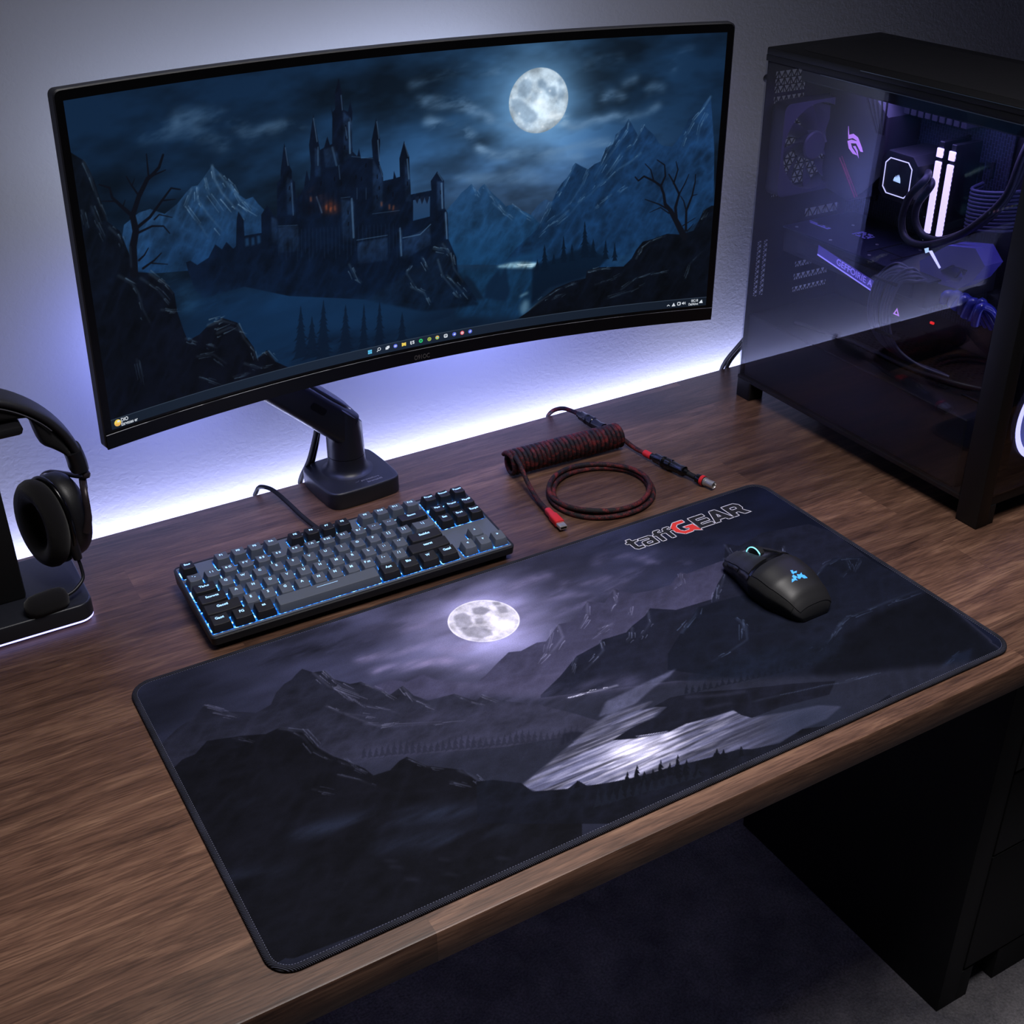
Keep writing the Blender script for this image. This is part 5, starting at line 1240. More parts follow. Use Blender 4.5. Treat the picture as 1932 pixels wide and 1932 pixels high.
# emblem: three entwined strokes
EM = mat('blue_emblem', col(60, 150, 235), .4, emit=col(72, 158, 240), power=.85)
em = []
for P in ([(0, 8.6), (1.6, 7.6), (.6, 5.8), (3, 5.4), (2.0, 3.6), (.8, 4.4), (-.6, 3.8), (-1.0, 5.4), (-.2, 6.6)],
          [(-6.8, -1.6), (-4.6, .8), (-2.6, .2), (-3.0, 2.2), (-1.2, 3.4), (-.4, 2.0), (.4, .4), (-1.4, -.4), (-1.2, -2.2), (-2.8, -1.2)],
          [(6.6, -3.4), (3.6, -2.8), (3.0, -1.0), (1.2, -2.0), (-.2, -.6), (1.0, .6), (1.4, 2.4), (3.0, 1.4), (4.4, 2.4), (4.0, .4), (5.4, -.6)]):
    def on(L, d): return [Vector(mpt(-.07 + a * .0205, -.55 + b * .0195, d)) for a, b in L]
    V = on(P, .0014) + on(P, .0017); n = len(P)
    tri = tessellate_polygon([[Vector((a, b, 0)) for a, b in P]])
    em.append(([tuple(v) for v in V], [tuple(i + n for i in t) for t in tri] + [(i, (i + 1) % n, n + (i + 1) % n, n + i) for i in range(n)]))
add('emblem', join(*em), EM, ms, 'glowing blue emblem', angle=0)
# ================================================================== MONITOR
MS = .88889; mc = np.array([.0408, .1722, .1937]) * MS; mH = .4077 * MS; mR = 1.6319 * MS; mW = .85 * MS
myaw, mtilt, mroll, mtap = -.0399, -.0336, -.0067, -.0259
def mon(u, v, d=0.0):
    u = np.asarray(u, float); v = np.asarray(v, float)
    W = mW * (1 + mtap * (v - .5)); half = np.arcsin(W / 2 / mR); a = u * half
    x = (mR + d) * np.sin(a); y = (mR + d) * np.cos(a) - mR * np.cos(half); z = v * mH
    y2 = y * math.cos(mtilt) + z * math.sin(mtilt); z2 = -y * math.sin(mtilt) + z * math.cos(mtilt)
    x3 = x * math.cos(mroll) - z2 * math.sin(mroll); z3 = x * math.sin(mroll) + z2 * math.cos(mroll)
    c, s = math.cos(myaw), math.sin(myaw)
    return np.stack([mc[0] + x3 * c - y2 * s, mc[1] + x3 * s + y2 * c, mc[2] + DT + z3], -1)
MO = (.036, .19, DT + .355)
mo = thing('monitor', 'curved ultrawide monitor showing a moonlit castle, hung above the desk', 'monitor', MO)
def edge_loop(ins, r=.006):
    """perimeter in (u, v), subdivided so that it follows the curve; ins in metres"""
    P = []; ru, rv = r / (mW / 2), r / mH; iu, iv = ins / (mW / 2), ins / mH
    U, v0, v1 = 1 - iu, iv, 1 - iv
    n = 40
    for i in range(n + 1): P.append((-U + ru + (2 * U - 2 * ru) * i / n, v0))
    for i in range(1, 5): a = -PI / 2 + PI / 2 * i / 5; P.append((U - ru + ru * math.cos(a), v0 + rv + rv * math.sin(a)))
    for i in range(9): P.append((U, v0 + rv + (v1 - v0 - 2 * rv) * i / 8))
    for i in range(1, 5): a = PI / 2 * i / 5; P.append((U - ru + ru * math.cos(a), v1 - rv + rv * math.sin(a)))
    for i in range(n + 1): P.append((U - ru - (2 * U - 2 * ru) * i / n, v1))
    for i in range(1, 5): a = PI / 2 + PI / 2 * i / 5; P.append((-U + ru + ru * math.cos(a), v1 - rv + rv * math.sin(a)))
    for i in range(9): P.append((-U, v1 - rv - (v1 - v0 - 2 * rv) * i / 8))
    for i in range(1, 5): a = PI + PI / 2 * i / 5; P.append((-U + ru + ru * math.cos(a), v0 + rv + rv * math.sin(a)))
    return P
def mring(ins, d, r=.006): return [tuple(mon(a, b, d)) for a, b in edge_loop(ins, r)]
HOUS = mat('monitor_housing', col(44, 45, 52), .4, spec=.45, grain=.1, gscale=900)
add('housing', loft([mring(.0012, .0004), mring(0, .0014), mring(0, .011), mring(.0015, .0125), mring(.012, .016), mring(.05, .036), mring(.10, .044, .02)], False, True), HOUS, mo, angle=40)
BEZ = mat('bezel', col(9, 9, 11), .34, spec=.35, gscale=30)
def mgrid(u0, u1, v0, v1, d, nu=60, nv=4):
    U, V_ = np.meshgrid(np.linspace(u0, u1, nu + 1), np.linspace(v0, v1, nv + 1))
    P = mon(U, V_, d).reshape(-1, 3); k = nu + 1
    return [tuple(p) for p in P], [(j * k + i, j * k + i + 1, (j + 1) * k + i + 1, (j + 1) * k + i) for j in range(nv) for i in range(nu)]
# bezel: a frame with the outer rounded outline and a rectangular opening
SU, SV0, SV1 = .976, .0583, .9715
E1 = mring(.0012, .0004); uv_ = edge_loop(.0012)
E2 = [tuple(mon(max(-SU, min(SU, a * 1.02)), max(SV0, min(SV1, b)), .0004)) for a, b in uv_]
add('bezel', loft([E1, E2], False, False), BEZ, mo, angle=30)
sv = ScreenCanvas(); sv.play(SCREEN_ART); sv.a = np.clip(sv.a, 0, 1); sv.a = np.minimum(1, 1.06 * (sv.a * .87 + .13 * sv.a.mean(-1, keepdims=True)) ** 1.04)
def screen_point(S, T): return mon(-SU + 2 * SU * S, SV0 + (SV1 - SV0) * T, .0004) - np.array(MO)
SCREEN = print_mat('lit_screen', 1.0, .5, .25, emission=True); SCREEN.node_tree.nodes['Principled BSDF'].inputs['Base Color'].default_value = (.004, .004, .005, 1)
scr = picture_mesh('screen', SCREEN_SIZE[0], SCREEN_SIZE[1], screen_point, sv.finish(), SCREEN, mo)
scr['label'] = 'glowing screen with a castle under a full moon'
# chin and its bright seam
chin = [mring_ for mring_ in ()]
n = 60; R0 = []
for i in range(n + 1):
    uu = -.9965 + 1.993 * i / n; R0.append([tuple(mon(uu, .0035, .0003)), tuple(mon(uu, .0035, -.0012)), tuple(mon(uu, .0478, -.0016)), tuple(mon(uu, .0485, -.0002))])
ch = add('chin', loft(R0), mat('chin', col(12, 12, 15), .36, spec=.35, gscale=30), mo, 'glossy lower bezel', angle=30)
SEAM = mat('bright_seam', col(150, 150, 158), .3, metal=.8)
add('seam', tube([tuple(mon(-.9965 + 1.993 * i / n, .0486, -.0012)) for i in range(n + 1)], .00042, 6), SEAM, ch, angle=60)
lt = letters(['O91OC'], .0085, .0001, .00006)[0]
def on_screen(g, u0, v0, d=-.0006, s=1.0): return [tuple(mon(u0 + v[0] * s / (mW / 2), v0 + v[1] * s / mH, d - v[2])) for v in g[0]], g[1]
def s2uv(s, t): return -SU + 2 * SU * s, SV0 + (SV1 - SV0) * t
add('maker_mark', on_screen(fit(lt, .0195, .0060), -.0055, .0215, -.0018), mat('dull_grey_print', col(96, 92, 92), .6), ch, angle=0)
def glow(name, r, g, b, p=1.0): return mat(name, (0.01, .01, .01, 1), .6, emit=col(r, g, b), power=p)
IW, IB, IG = glow('icon_white', 215, 222, 232), glow('icon_blue', 92, 190, 235), glow('icon_green', 40, 190, 110)
IY, IL, IR, ID, IO = glow('icon_yellow', 236, 206, 90), glow('icon_lime', 170, 190, 80), glow('icon_red', 222, 84, 96), glow('icon_indigo', 86, 104, 214), glow('icon_orange', 228, 170, 90)
IN = glow('icon_dark', 26, 38, 58)
def flat(P, H=()): return sheet(P, list(H), 0, .00008)
k = .00052
def icon(s, t, parts):
    u0, v0 = s2uv(s, t); first = None
    for i, (g, m_) in enumerate(parts):
        g2 = on_screen(([(v[0] * k, v[1] * k, v[2] + i * .0001) for v in g[0]], g[1]), u0, v0, 0.0)
        add('taskbar_icon', g2, m_, scr, angle=0)
sq = lambda x0, x1, y0, y1: [(x0, y0), (x1, y0), (x1, y1), (x0, y1)]
circ = lambda r, x=0, y=0: ellipse(x, y, r, r, 20)
T = [(.4105, .0181), (.4257, .0200), (.4401, .0195), (.4536, .0195), (.468, .0190), (.4824, .0194), (.4969, .0192), (.5115, .0191), (.5251, .0193), (.5397, .0195), (.5544, .0197), (.5681, .0191), (.5819, .0190)]
icon(*T[0], [(join(flat(sq(-4.6, -.3, -4.6, -.3)), flat(sq(.3, 4.6, -4.6, -.3)), flat(sq(-4.6, -.3, .3, 4.6)), flat(sq(.3, 4.6, .3, 4.6))), IB)])
icon(*T[1], [(join(flat(circ(3.9, .7, .7), [circ(2.7, .7, .7)]), flat([(-1.6, -2.4), (-4.6, -5.2), (-5.4, -4.3), (-2.4, -1.5)])), IW)])
icon(*T[2], [(join(flat(sq(-4.6, 2, -4, 1.4)), flat(sq(-1.6, 4.8, -1.6, 4))), IW)])
icon(*T[3], [(flat(circ(4.8)), ID), (flat([(-2.6, -1.6), (1, -1.6), (1, -.6), (2.8, -1.6), (2.8, 1.6), (1, .6), (1, 1.6), (-2.6, 1.6)]), IW)])
icon(*T[4], [(flat([(-5, -4), (-2, -4), (0, -2), (2, -4), (5, -4), (5, 4), (0, 3.2), (-5, 4.4)]), IY)])
icon(*T[5], [(join(flat([(-5, 3.6), (-1, 3.6), (-1, 2.2), (-3.4, 2.2), (-3.4, .8), (-1.4, .8), (-1.4, -.6), (-3.4, -.6), (-3.4, -2.2), (-1, -2.2), (-1, -3.8), (-2.4, -5), (-5, -3)]), flat([(4.6, 4), (.6, 4), (.6, -.2), (3, -.2), (3, -1.8), (.6, -1.8), (.6, -3.6), (4.6, -3.6), (4.6, 1.2), (2.2, 1.2), (2.2, 2.4), (4.6, 2.4)])), IW)])
icon(*T[6], [(flat(circ(4.7)), IG), (flat(ellipse(0, 0, 2, 1.6, 14)), IN)])
icon(*T[7], [(flat(circ(4.6), [circ(3.2)]), IL), (flat(circ(2.2), [circ(.9)]), IL)])
icon(*T[8], [(flat(circ(4.6)), IL), (flat([(0, 0), (-4.5, 1.5), (-3, 3.6), (0, 4.6), (3, 3.6), (4.4, 1.6)]), IO), (flat(circ(1.8)), IB)])
icon(*T[9], [(flat(rrect(0, 0, 9, 8.6, 2.4, 3), [rrect(0, .4, 5.4, 4.6, 1, 2)]), IW), (flat(sq(-1, 1.2, -.6, 1.4)), IW)])
icon(*T[10], [(flat(circ(4.8)), ID), (flat([(-2.6, -1.4), (2.4, -2.4), (2.4, 2.8), (-.4, .6)]), IW)])
icon(*T[11], [(flat(circ(4.8)), IR), (flat(circ(3), [circ(1.9)]), IW), (flat(sq(-.5, .5, -1.4, 1.6)), IW)])
icon(*T[12], [(flat(circ(4.8)), ID), (flat([(-2.4, -.6), (-.6, -2.4), (2.6, 1.2), (1.2, 2.4)]), IW)])
icon(.0092, .0185, [(flat(ellipse(0, 0, 7, 7.2, 20)), IY), (flat([(-7, -1), (-3, -6.6), (4, -6.6), (6.8, -1), (2, -2.6), (-2, -.6)]), IO), (flat(ellipse(2, 3, 3, 2, 14)), IW)])
icon(.9324, .0139, [(flat([(-4, -1.8), (-3, -2.6), (0, 0), (3, -2.6), (4, -1.8), (0, 1.9)]), IW)])
icon(.9418, .0142, [(flat([(-4.6, -4), (4.6, -4), (0, 5)], [[(.4, -2.4), (2.4, -2.4), (1.2, .4)]]), IW)])
icon(.9512, .0163, [(flat(rrect(0, 0, 8.6, 8.6, 2, 3), [rrect(-.4, 0, 5, 5.4, 1, 2)]), IW)])
icon(.9598, .0167, [(join(flat([(-4.6, -1.6), (-2.6, -1.6), (-.2, -4), (-.2, 4), (-2.6, 1.6), (-4.6, 1.6)]), flat(sq(1.2, 2.2, -2.4, 2.4)), flat(sq(3.4, 4.2, -3.4, 3.4))), IW)])
icon(.9905, .0170, [(flat([(-5, -3.6), (4.6, -3.6), (3.4, 0), (2, 5), (-1.6, 2.2)]), IW)])
for t_, (s_, tt), w_, h_ in (('DIO', (.0196, .0245), .0078, .0042), ('Ezrvtoas er', (.0262, .0100), .0180, .0038), ('00C:18', (.9788, .0240), .0088, .0034), ('DaI/A/vvt', (.9770, .0103), .0125, .0034)):
    u0, v0 = s2uv(s_, tt); add('taskbar_text', on_screen(fit(letters([t_], .005, .00008, 0)[0], w_, h_), u0, v0, -.0003), IW, scr, angle=0)

# ================================================================== MONITOR ARM
AR = (-.043, .262, DT)
arm = thing('monitor_mount', 'black monitor arm with a square foot near the back edge of the desk', 'monitor arm', AR)
ABLK = mat('arm_black', col(30, 31, 37), .4, spec=.45, grain=.08, gscale=900)
def bulge(h, p=8.0, n=64, cx=-.043, cy=.262, rot=math.radians(3)):
    P = []
    for i in range(n):
        a = 2 * PI * i / n; c, s = math.cos(a), math.sin(a); r = h / ((abs(c) ** p + abs(s) ** p) ** (1 / p)) * (1 + .035 * abs(math.cos(2 * a)))
        x, y = r * c, r * s; P.append((cx + x * math.cos(rot) - y * math.sin(rot), cy + x * math.sin(rot) + y * math.cos(rot)))
    return P
add('base', prism(bulge(.0480), DT, DT + .0225, .0030, 3, .001), ABLK, arm, angle=40)
pc_ = Vector((-.0435, .270, 0)); tM = Matrix.Translation((pc_.x, pc_.y, DT))
add('neck', lathe([(.036, .0215), (.0300, .0232), (.0262, .0262), (.0243, .0310), (.0236, .0400), (.0235, .0440)], 40, tM), ABLK, arm, angle=40)
add('collar', lathe([(.0226, .0435), (.0226, .0452)], 40, tM), DEEP, arm, angle=40)
ztop = lambda x: DT + .0915 + (-.027 - x) * .911
def pring(f, k=1.0): return [(pc_.x + (.0235 - .0010 * f) * k * math.cos(2 * PI * j / 40), pc_.y + (.0235 - .0010 * f) * k * math.sin(2 * PI * j / 40), DT + .0448 + f * (ztop(pc_.x + .0225 * math.cos(2 * PI * j / 40)) - DT - .0448)) for j in range(40)]
capr = [(x, y, z + .0010) for x, y, z in pring(1, .84)]
add('post', loft([pring(0), pring(.3), pring(.7), [(x, y, z - .0012) for x, y, z in pring(1)], [(x, y, z) for x, y, z in pring(1, .95)], capr]), ABLK, arm, angle=40)
# slanting beam: from the post up to the left, behind the screen
bd = Vector((-.0785, 0, .0715)).normalized(); bu = Vector((-bd.z, 0, -bd.x)) * -1; bu = Vector((bd.z, 0, -bd.x)); by = Vector((0, 1, 0))
low = Vector((-.0610, .270, DT + .0690)); wid = .0445
def bsec(t, hw=.0215, r=.007, shrink=0.0, lo=0.0, hi=wid):
    o = low + bd * t; P = rrect(0, (lo + hi) / 2, hw * 2 - shrink, (hi - lo) - shrink, min(r, (hi - lo) * .45), 5)
    return [tuple(o + by * a + bu * b) for a, b in P]
bm_ = add('beam', loft([bsec(t, .0215, .010) for t in (-.004, .0, .05, .1, .145)]), ABLK, arm, angle=45)
add('beam_cover', loft([bsec(t, hw, .0035, 0, wid - .004, wid + top) for t, hw, top in ((.004, .006, .0010), (.010, .0125, .0022), (.020, .0165, .0026), (.04, .0180, .0028), (.13, .0180, .0028))]), mat('arm_cover', col(52, 54, 64), .35, spec=.5), bm_, angle=40)
so = low + bd * .040 + bu * .026
add('cable_slot', ([tuple(so - by * .0226 + bd * a + bu * b) for a, b in rrect(.012, 0, .022, .009, .003, 3)], [tuple(range(16))][:1]), DEEP, bm_, angle=0)
kn = low + bd * .150 + bu * wid / 2
add('knuckle', lathe([(.020, -.024), (.024, -.020), (.024, .020), (.020, .024)], 32, orient(kn, (0, 1, 0))), ABLK, arm, angle=40)
hd = Vector((.034, .262, DT + .30))
add('upper_beam', tube([tuple(kn + Vector((0, -.002, 0))), tuple((kn + hd) / 2), tuple(hd)], .016, 16), ABLK, arm, angle=40)
add('mounting_plate', box(hd.x - .05, hd.x + .05, .2435, .252, DT + .25, DT + .35, .003), ABLK, arm, angle=40)
for dx, dy in ((-.012, .008), (-.002, .014)):
    add('cable', tube(catmull([(-.066 + dx * .4, .279 + dy, DT + .084), (-.0680 + dx * .6, .284 + dy, DT + .060), (-.0725 + dx * .8, .292 + dy, DT + .030), (-.0765 + dx, .307 + dy * .4, DT + .008), (-.0785 + dx, .3150, DT - .002), (-.0795 + dx, .3165, DT - .008)], 8), .0034, 10), MATTE, arm, angle=60)
a1, a2 = letters(['prosafort', 'brortahlS'], .005, .00005, .00004)
bM = Matrix.Translation((-.030, .2305, DT + .0226)) @ Matrix.Rotation(math.radians(3), 4, 'Z')
add('maker_mark', join(xf(fit(a1, .0250, .0042), bM), xf(mv(fit(a2, .0200, .0036), .0035, -.0062, 0), bM), xf(ribbon([(-.0205, -.001), (-.019, .0002), (-.0175, -.0006), (-.0145, .0022), (-.0175, .0000), (-.019, .0006)], .0006, 0, .0001), bM)), mat('faint_grey_print', col(120, 120, 128), .6), arm, angle=0)

# ================================================================== HEADSET STAND
HB = (-.49, .19, DT)
st = thing('headset_stand', 'black headset stand with a violet light line under its base', 'headset stand', HB)
sb = rrect(-.493, .1945, .196, .124, .017, 8)
add('base', prism(sb, DT + .0052, DT + .0245, .0022, 3, .001), mat('stand_black', col(34, 36, 44), .38, spec=.45), st, angle=40)
add('light_strip', prism(inset(sb, .0005), DT + .0032, DT + .0050), mat('violet_strip', col(150, 140, 255), .4, emit=(.38, .38, 1, 1), power=2.6), st, 'glowing violet line around the base', angle=40)
add('foot', prism(inset(sb, .004), DT, DT + .003), MATTE, st)
add('post', box(-.515, -.4545, .176, .208, DT + .0235, DT + .222, .004), MATTE, st, angle=40)
add('cradle', join(box(-.562, -.4205, .166, .226, DT + .2135, DT + .2245, .005), box(-.515, -.4545, .170, .214, DT + .19, DT + .216, .006)), BLACK, st, angle=40)

# ================================================================== HEADSET
hs = thing('headset', 'black over-ear headset with a boom microphone hanging on the stand', 'headset', (-.487, .19, DT + .22))
hc = Vector((-.487, .195, DT + .150))
RX, RZ = .1155, .1085
def arc(a, dr=0.0, y=0.0): return Vector((hc.x + (RX + dr) * math.sin(a), hc.y + y, hc.z + (RZ + dr) * math.cos(a)))
def band(a0, a1, r0, r1, hw, n=40, taper=True, p=3.0):
    rings = []
    for i in range(n + 1):
        a = a0 + (a1 - a0) * i / n; f = 1 - .38 * (abs(a) / 1.35) ** 2 if taper else 1
        rc, rh, w = (r0 + r1) / 2, (r1 - r0) / 2, hw * f; R = []
        for j in range(20):
            t = 2 * PI * j / 20; c, s = math.cos(t), math.sin(t)
            R.append(tuple(arc(a, rc + rh * math.copysign(abs(s) ** (2 / p), s), w * math.copysign(abs(c) ** (2 / p), c))))
        rings.append(R)
    return loft(rings)
LEATHER = mat('black_leatherette', col(40, 40, 46), .55, spec=.35, grain=.3, gscale=900)
hb = add('headband', band(-1.40, 1.40, -.004, .006, .0215), LEATHER, hs, angle=50)
def cushion(n=48):
    rings = []
    for i in range(n + 1):
        a = -1.34 + 2.68 * i / n; k = abs(a); lo = min(-.0065, .0758 / math.cos(min(k, .76)) - RZ) if k < .76 else -.0065 - .0165 * math.sin(min(1, (k - .76) / .34) * PI / 2) * (1 - .75 * max(0, (k - 1.1) / .24)); w = .0195 * (1 - .38 * (abs(a) / 1.35) ** 2); R = []
        for j in range(20):
            t = 2 * PI * j / 20; c, s = math.cos(t), math.sin(t)
            R.append(tuple(arc(a, (lo - .004) / 2 + (-.004 - lo) / 2 * math.copysign(abs(s) ** .67, s), w * math.copysign(abs(c) ** .67, c))))
        rings.append(R)
    return loft(rings)
add('headband_cushion', cushion(), FABRIC, hs, angle=50)
add('band_stitching', tube([tuple(arc(-1.0 + 2 * i / 60, -.0045, -.0195 * (1 - .38 * ((-1.0 + 2 * i / 60) / 1.35) ** 2) - .001)) for i in range(61)], .0008, 6), mat('grey_thread', col(74, 74, 84), .8), hb, angle=60)
for sg in (1, -1):
    add('band_end', band(sg * 1.34, sg * 1.56, -.011, .008, .0155, 8, False), BLACK, hs, angle=50)
    cc = hc + Vector((sg * .0745, 0, -.0515))
    ax = Vector((-sg * .93, -.36, .03)).normalized()   # the cup faces inward and is turned a little to the front
    Mc = orient(cc, ax)
    def cup(w, h, z0, z1, b, bb=None, n=40):
        P = ellipse(0, 0, w, h, n); return prism(P, z0, z1, b, 4, b if bb is None else bb)
    # long axis upright: the frame's local Y is made vertical
    up = Vector((0, 0, 1)); side = up.cross(ax).normalized(); up2 = ax.cross(side)
    Mc = Matrix((( side.x, up2.x, ax.x, cc.x), (side.y, up2.y, ax.y, cc.y), (side.z, up2.z, ax.z, cc.z), (0, 0, 0, 1)))
    cu = add('ear_cup', xf(cup(.0395, .0485, -.030, -.002, .010, .012), Mc), BLACK, hs, angle=50)
    add('rim', xf(cup(.0412, .0502, -.0045, .0005, .002), Mc), GLOSS, cu, angle=50)
    ringp = [(.0290 * math.cos(2 * PI * i / 48), .0380 * math.sin(2 * PI * i / 48), .0095) for i in range(48)]
    add('ear_cushion', xf(tube(ringp, .0125, 14, True, .9), Mc), FABRIC, cu, angle=70)
    add('mesh_cloth', xf(cup(.0235, .0325, .0005, .0035, .001), Mc), FABRIC, cu, angle=50)
    # yoke: fork from the band end round the cup
    top_ = arc(sg * 1.54, -.002, 0)
    for q in (1, -1):
        P = [top_, top_ + Vector((sg * .004, q * .010, -.010)), cc + side * (q * .034) + up2 * .036 - ax * .022 + Vector((sg * .003, 0, 0)), cc + side * (q * .044) + up2 * .012 - ax * .019, cc + side * (q * .0425) - up2 * .006 - ax * .014]
        add('yoke', tube(catmull([tuple(p) for p in P], 8), [.0048] * 8 + [.0042] * 8 + [.0036] * 8 + [.0040] * 9, 10, False, .6), mat('yoke_metal', col(58, 50, 54), .35, metal=.4) if q == 1 and sg == 1 else bpy.data.materials['yoke_metal'], hs, angle=60)
# microphone boom from the right cup
m0 = Vector((-.3985, .165, DT + .076))
add('boom_joint', tube([tuple(m0 + Vector((-.001, .001, .014))), tuple(m0), tuple(m0 + Vector((.0012, -.001, -.014)))], [.0062, .0056, .0046], 14), BLACK, hs, angle=50)
bo = [m0 + Vector((.001, 0, -.012)), m0 + Vector((.0020, -.004, -.024)), m0 + Vector((.0004, -.010, -.034)), m0 + Vector((-.010, -.017, -.0400)), m0 + Vector((-.020, -.020, -.0425))]
add('microphone_boom', tube(catmull([tuple(p) for p in bo], 8), .0019, 10), STEEL, hs, angle=60)
mf = m0 + Vector((-.019, -.020, -.0425)); md = Vector((-1, -.10, -.03)).normalized()
add('microphone_foam', lathe([(.0025, 0), (.0085, .0016), (.0118, .006), (.0128, .014), (.0128, .030), (.0118, .038), (.0085, .0432), (.003, .0455)], 28, orient(mf, md)), FABRIC, hs, angle=60)

# ================================================================== COILED CABLE
CZ = DT
def braid_mat():
    m = mat('red_black_braid', col(24, 20, 24), .7, spec=.3, gscale=1200, vary=.2); nt = m.node_tree; N = nt.nodes; L = nt.links; b = N['Principled BSDF']
    tc = N.new('ShaderNodeTexCoord'); n = N.new('ShaderNodeTexNoise'); n.inputs['Scale'].default_value = 120; n.inputs['Detail'].default_value = 2
    mp = N.new('ShaderNodeMapping'); mp.inputs['Rotation'].default_value = (.5, .3, .8); mp.inputs['Scale'].default_value = (1, .45, 1.6); L.new(tc.outputs['Object'], mp.inputs['Vector']); L.new(mp.outputs[0], n.inputs['Vector'])
    w = N.new('ShaderNodeTexNoise'); w.inputs['Scale'].default_value = 1100; w.inputs['Detail'].default_value = 1; L.new(tc.outputs['Object'], w.inputs['Vector'])
    ad = N.new('ShaderNodeMath'); ad.operation = 'MULTIPLY_ADD'; ad.inputs[1].default_value = .55; L.new(n.outputs['Fac'], ad.inputs[0])
    ml = N.new('ShaderNodeMath'); ml.operation = 'MULTIPLY'; ml.inputs[1].default_value = .45; L.new(w.outputs['Fac'], ml.inputs[0]); L.new(ml.outputs[0], ad.inputs[2])
    r = N.new('ShaderNodeValToRGB'); r.color_ramp.elements[0].position = .485; r.color_ramp.elements[0].color = col(25, 22, 27); r.color_ramp.elements[1].position = .64; r.color_ramp.elements[1].color = col(120, 40, 40)
    L.new(ad.outputs[0], r.inputs[0]); L.new(r.outputs[0], b.inputs['Base Color'])
    bp = N.new('ShaderNodeBump'); bp.inputs['Strength'].default_value = .5; bp.inputs['Distance'].default_value = .0006; L.new(w.outputs['Fac'], bp.inputs['Height']); L.new(bp.outputs['Normal'], b.inputs['Normal'])
    return m
BRAID = braid_mat()
co = thing('coiled_cable', 'coiled red and black keyboard cable with a red plug and a black round connector', 'cable', (.22, .17, DT))
c0, c1 = Vector((.1405, .183, CZ + .0175)), Vector((.3085, .1760, CZ + .0175)); ax = (c1 - c0).normalized(); sd = Vector((0, 0, 1)).cross(ax).normalized()
turns = 27; rc, rw = .0142, .0031
hp = []
for i in range(turns * 18 + 1):
    t = i / (turns * 18); a = 2 * PI * turns * t + .6
    hp.append(tuple(c0 + ax * ((c1 - c0).length * t) + sd * (rc * math.cos(a)) + Vector((0, 0, rc * math.sin(a)))))
add('coil', tube(hp, rw, 8), BRAID, co, 'tight coil of braided cord', angle=70)
tail = [tuple(c0 + sd * .012 + Vector((-.001, -.004, .006))), (.1415, .158, CZ + .0165), (.1385, .125, CZ + .0075), (.1350, .095, CZ + .0040), (.1320, .070, CZ + .0046)]
tail = [(.1440, .171, CZ + .0318), (.1435, .158, CZ + .0270), (.1405, .132, CZ + .0120), (.1360, .100, CZ + .0050), (.1325, .0720, CZ + .0050)]
add('cord', tube(catmull(tail, 10), .0030, 10), BRAID, co, angle=70)
pd_ = Vector((-.0045, -.0400, 0)).normalized(); p0 = Vector((.1326, .0740, CZ + .0056))
def plug(t, w, h, r): 
    o = p0 + pd_ * t; s_ = Vector((-pd_.y, pd_.x, 0)); return [tuple(o + s_ * a + Vector((0, 0, b))) for a, b in rrect(0, 0, w, h, r, 4)]
add('plug_sleeve', loft([plug(t, w, h, .0025) for t, w, h in ((0, .0070, .0070), (.001, .0080, .0078), (.013, .0084, .0080), (.016, .0112, .0090), (.034, .0118, .0092), (.035, .0110, .0084))]), RED, co, 'red sleeve', angle=40)
pt_ = add('plug_tip', loft([plug(t, w, h, .0012) for t, w, h in ((.0345, .0100, .0046), (.0450, .0100, .0046), (.0455, .0096, .0042))]), CHROME, co, 'silver metal tip', angle=40)
add('plug_mouth', loft([plug(t, .0078, .0024, .0008) for t in (.0450, .0457)]), DEEP, pt_, angle=40)
lead = [(.2782, .3088, CZ - .007), (.2792, .3080, CZ - .001), (.2835, .3000, CZ + .0085), (.2930, .2920, CZ + .0120), (.3020, .2830, CZ + .0095), (.3060, .2720, CZ + .0080)]
add('cord', tube(catmull(lead, 8), .0030, 10), BRAID, co, angle=70)
def connector(name, P0, P1, prof, m=GLOSS, par=co, lab=None):
    P0, P1 = Vector(P0), Vector(P1); L_ = (P1 - P0).length
    return add(name, lathe([(r, t * L_) for r, t in prof], 24, orient(P0, P1 - P0)), m, par, lab, angle=35)
BAR = [(.0030, 0), (.0042, .02), (.0042, .10), (.0062, .12), (.0066, .30), (.0074, .32), (.0074, .37), (.0066, .39), (.0066, .43), (.0076, .45), (.0076, .55), (.0066, .57), (.0062, .80), (.0068, .82), (.0068, .90), (.0046, .92), (.0036, 1)]
connector('connector', (.3055, .2735, CZ + .0082), (.3115, .2110, CZ + .0082), BAR)
add('cord', tube(catmull([(.3114, .2120, CZ + .0082), (.3135, .1950, CZ + .0100), (.3150, .1760, CZ + .0085), (.3170, .1540, CZ + .0055), (.3190, .1290, CZ + .0062)], 8), .0031, 10), BRAID, co, angle=70)
connector('red_band', (.3188, .1330, CZ + .0066), (.3203, .1195, CZ + .0068), [(.0040, 0), (.0046, .05), (.0046, .95), (.0040, 1)], RED, co, 'red band')
connector('connector', (.3201, .1205, CZ + .0076), (.3325, .0570, CZ + .0076), BAR)
add('cord', tube([(.3323, .0580, CZ + .0074), (.3345, .0480, CZ + .0068), (.3362, .0400, CZ + .0066)], .0036, 10), MATTE, co, angle=70)
connector('connector_shell', (.3352, .0450, CZ + .0068), (.3383, .0305, CZ + .0068), [(.0036, 0), (.0056, .15), (.0062, .5), (.0062, 1)], GLOSS)
connector('red_band', (.3372, .0360, CZ + .0068), (.3383, .0312, CZ + .0068), [(.0058, 0), (.0066, .05), (.0066, .95), (.0060, 1)], RED, co, 'red ring')
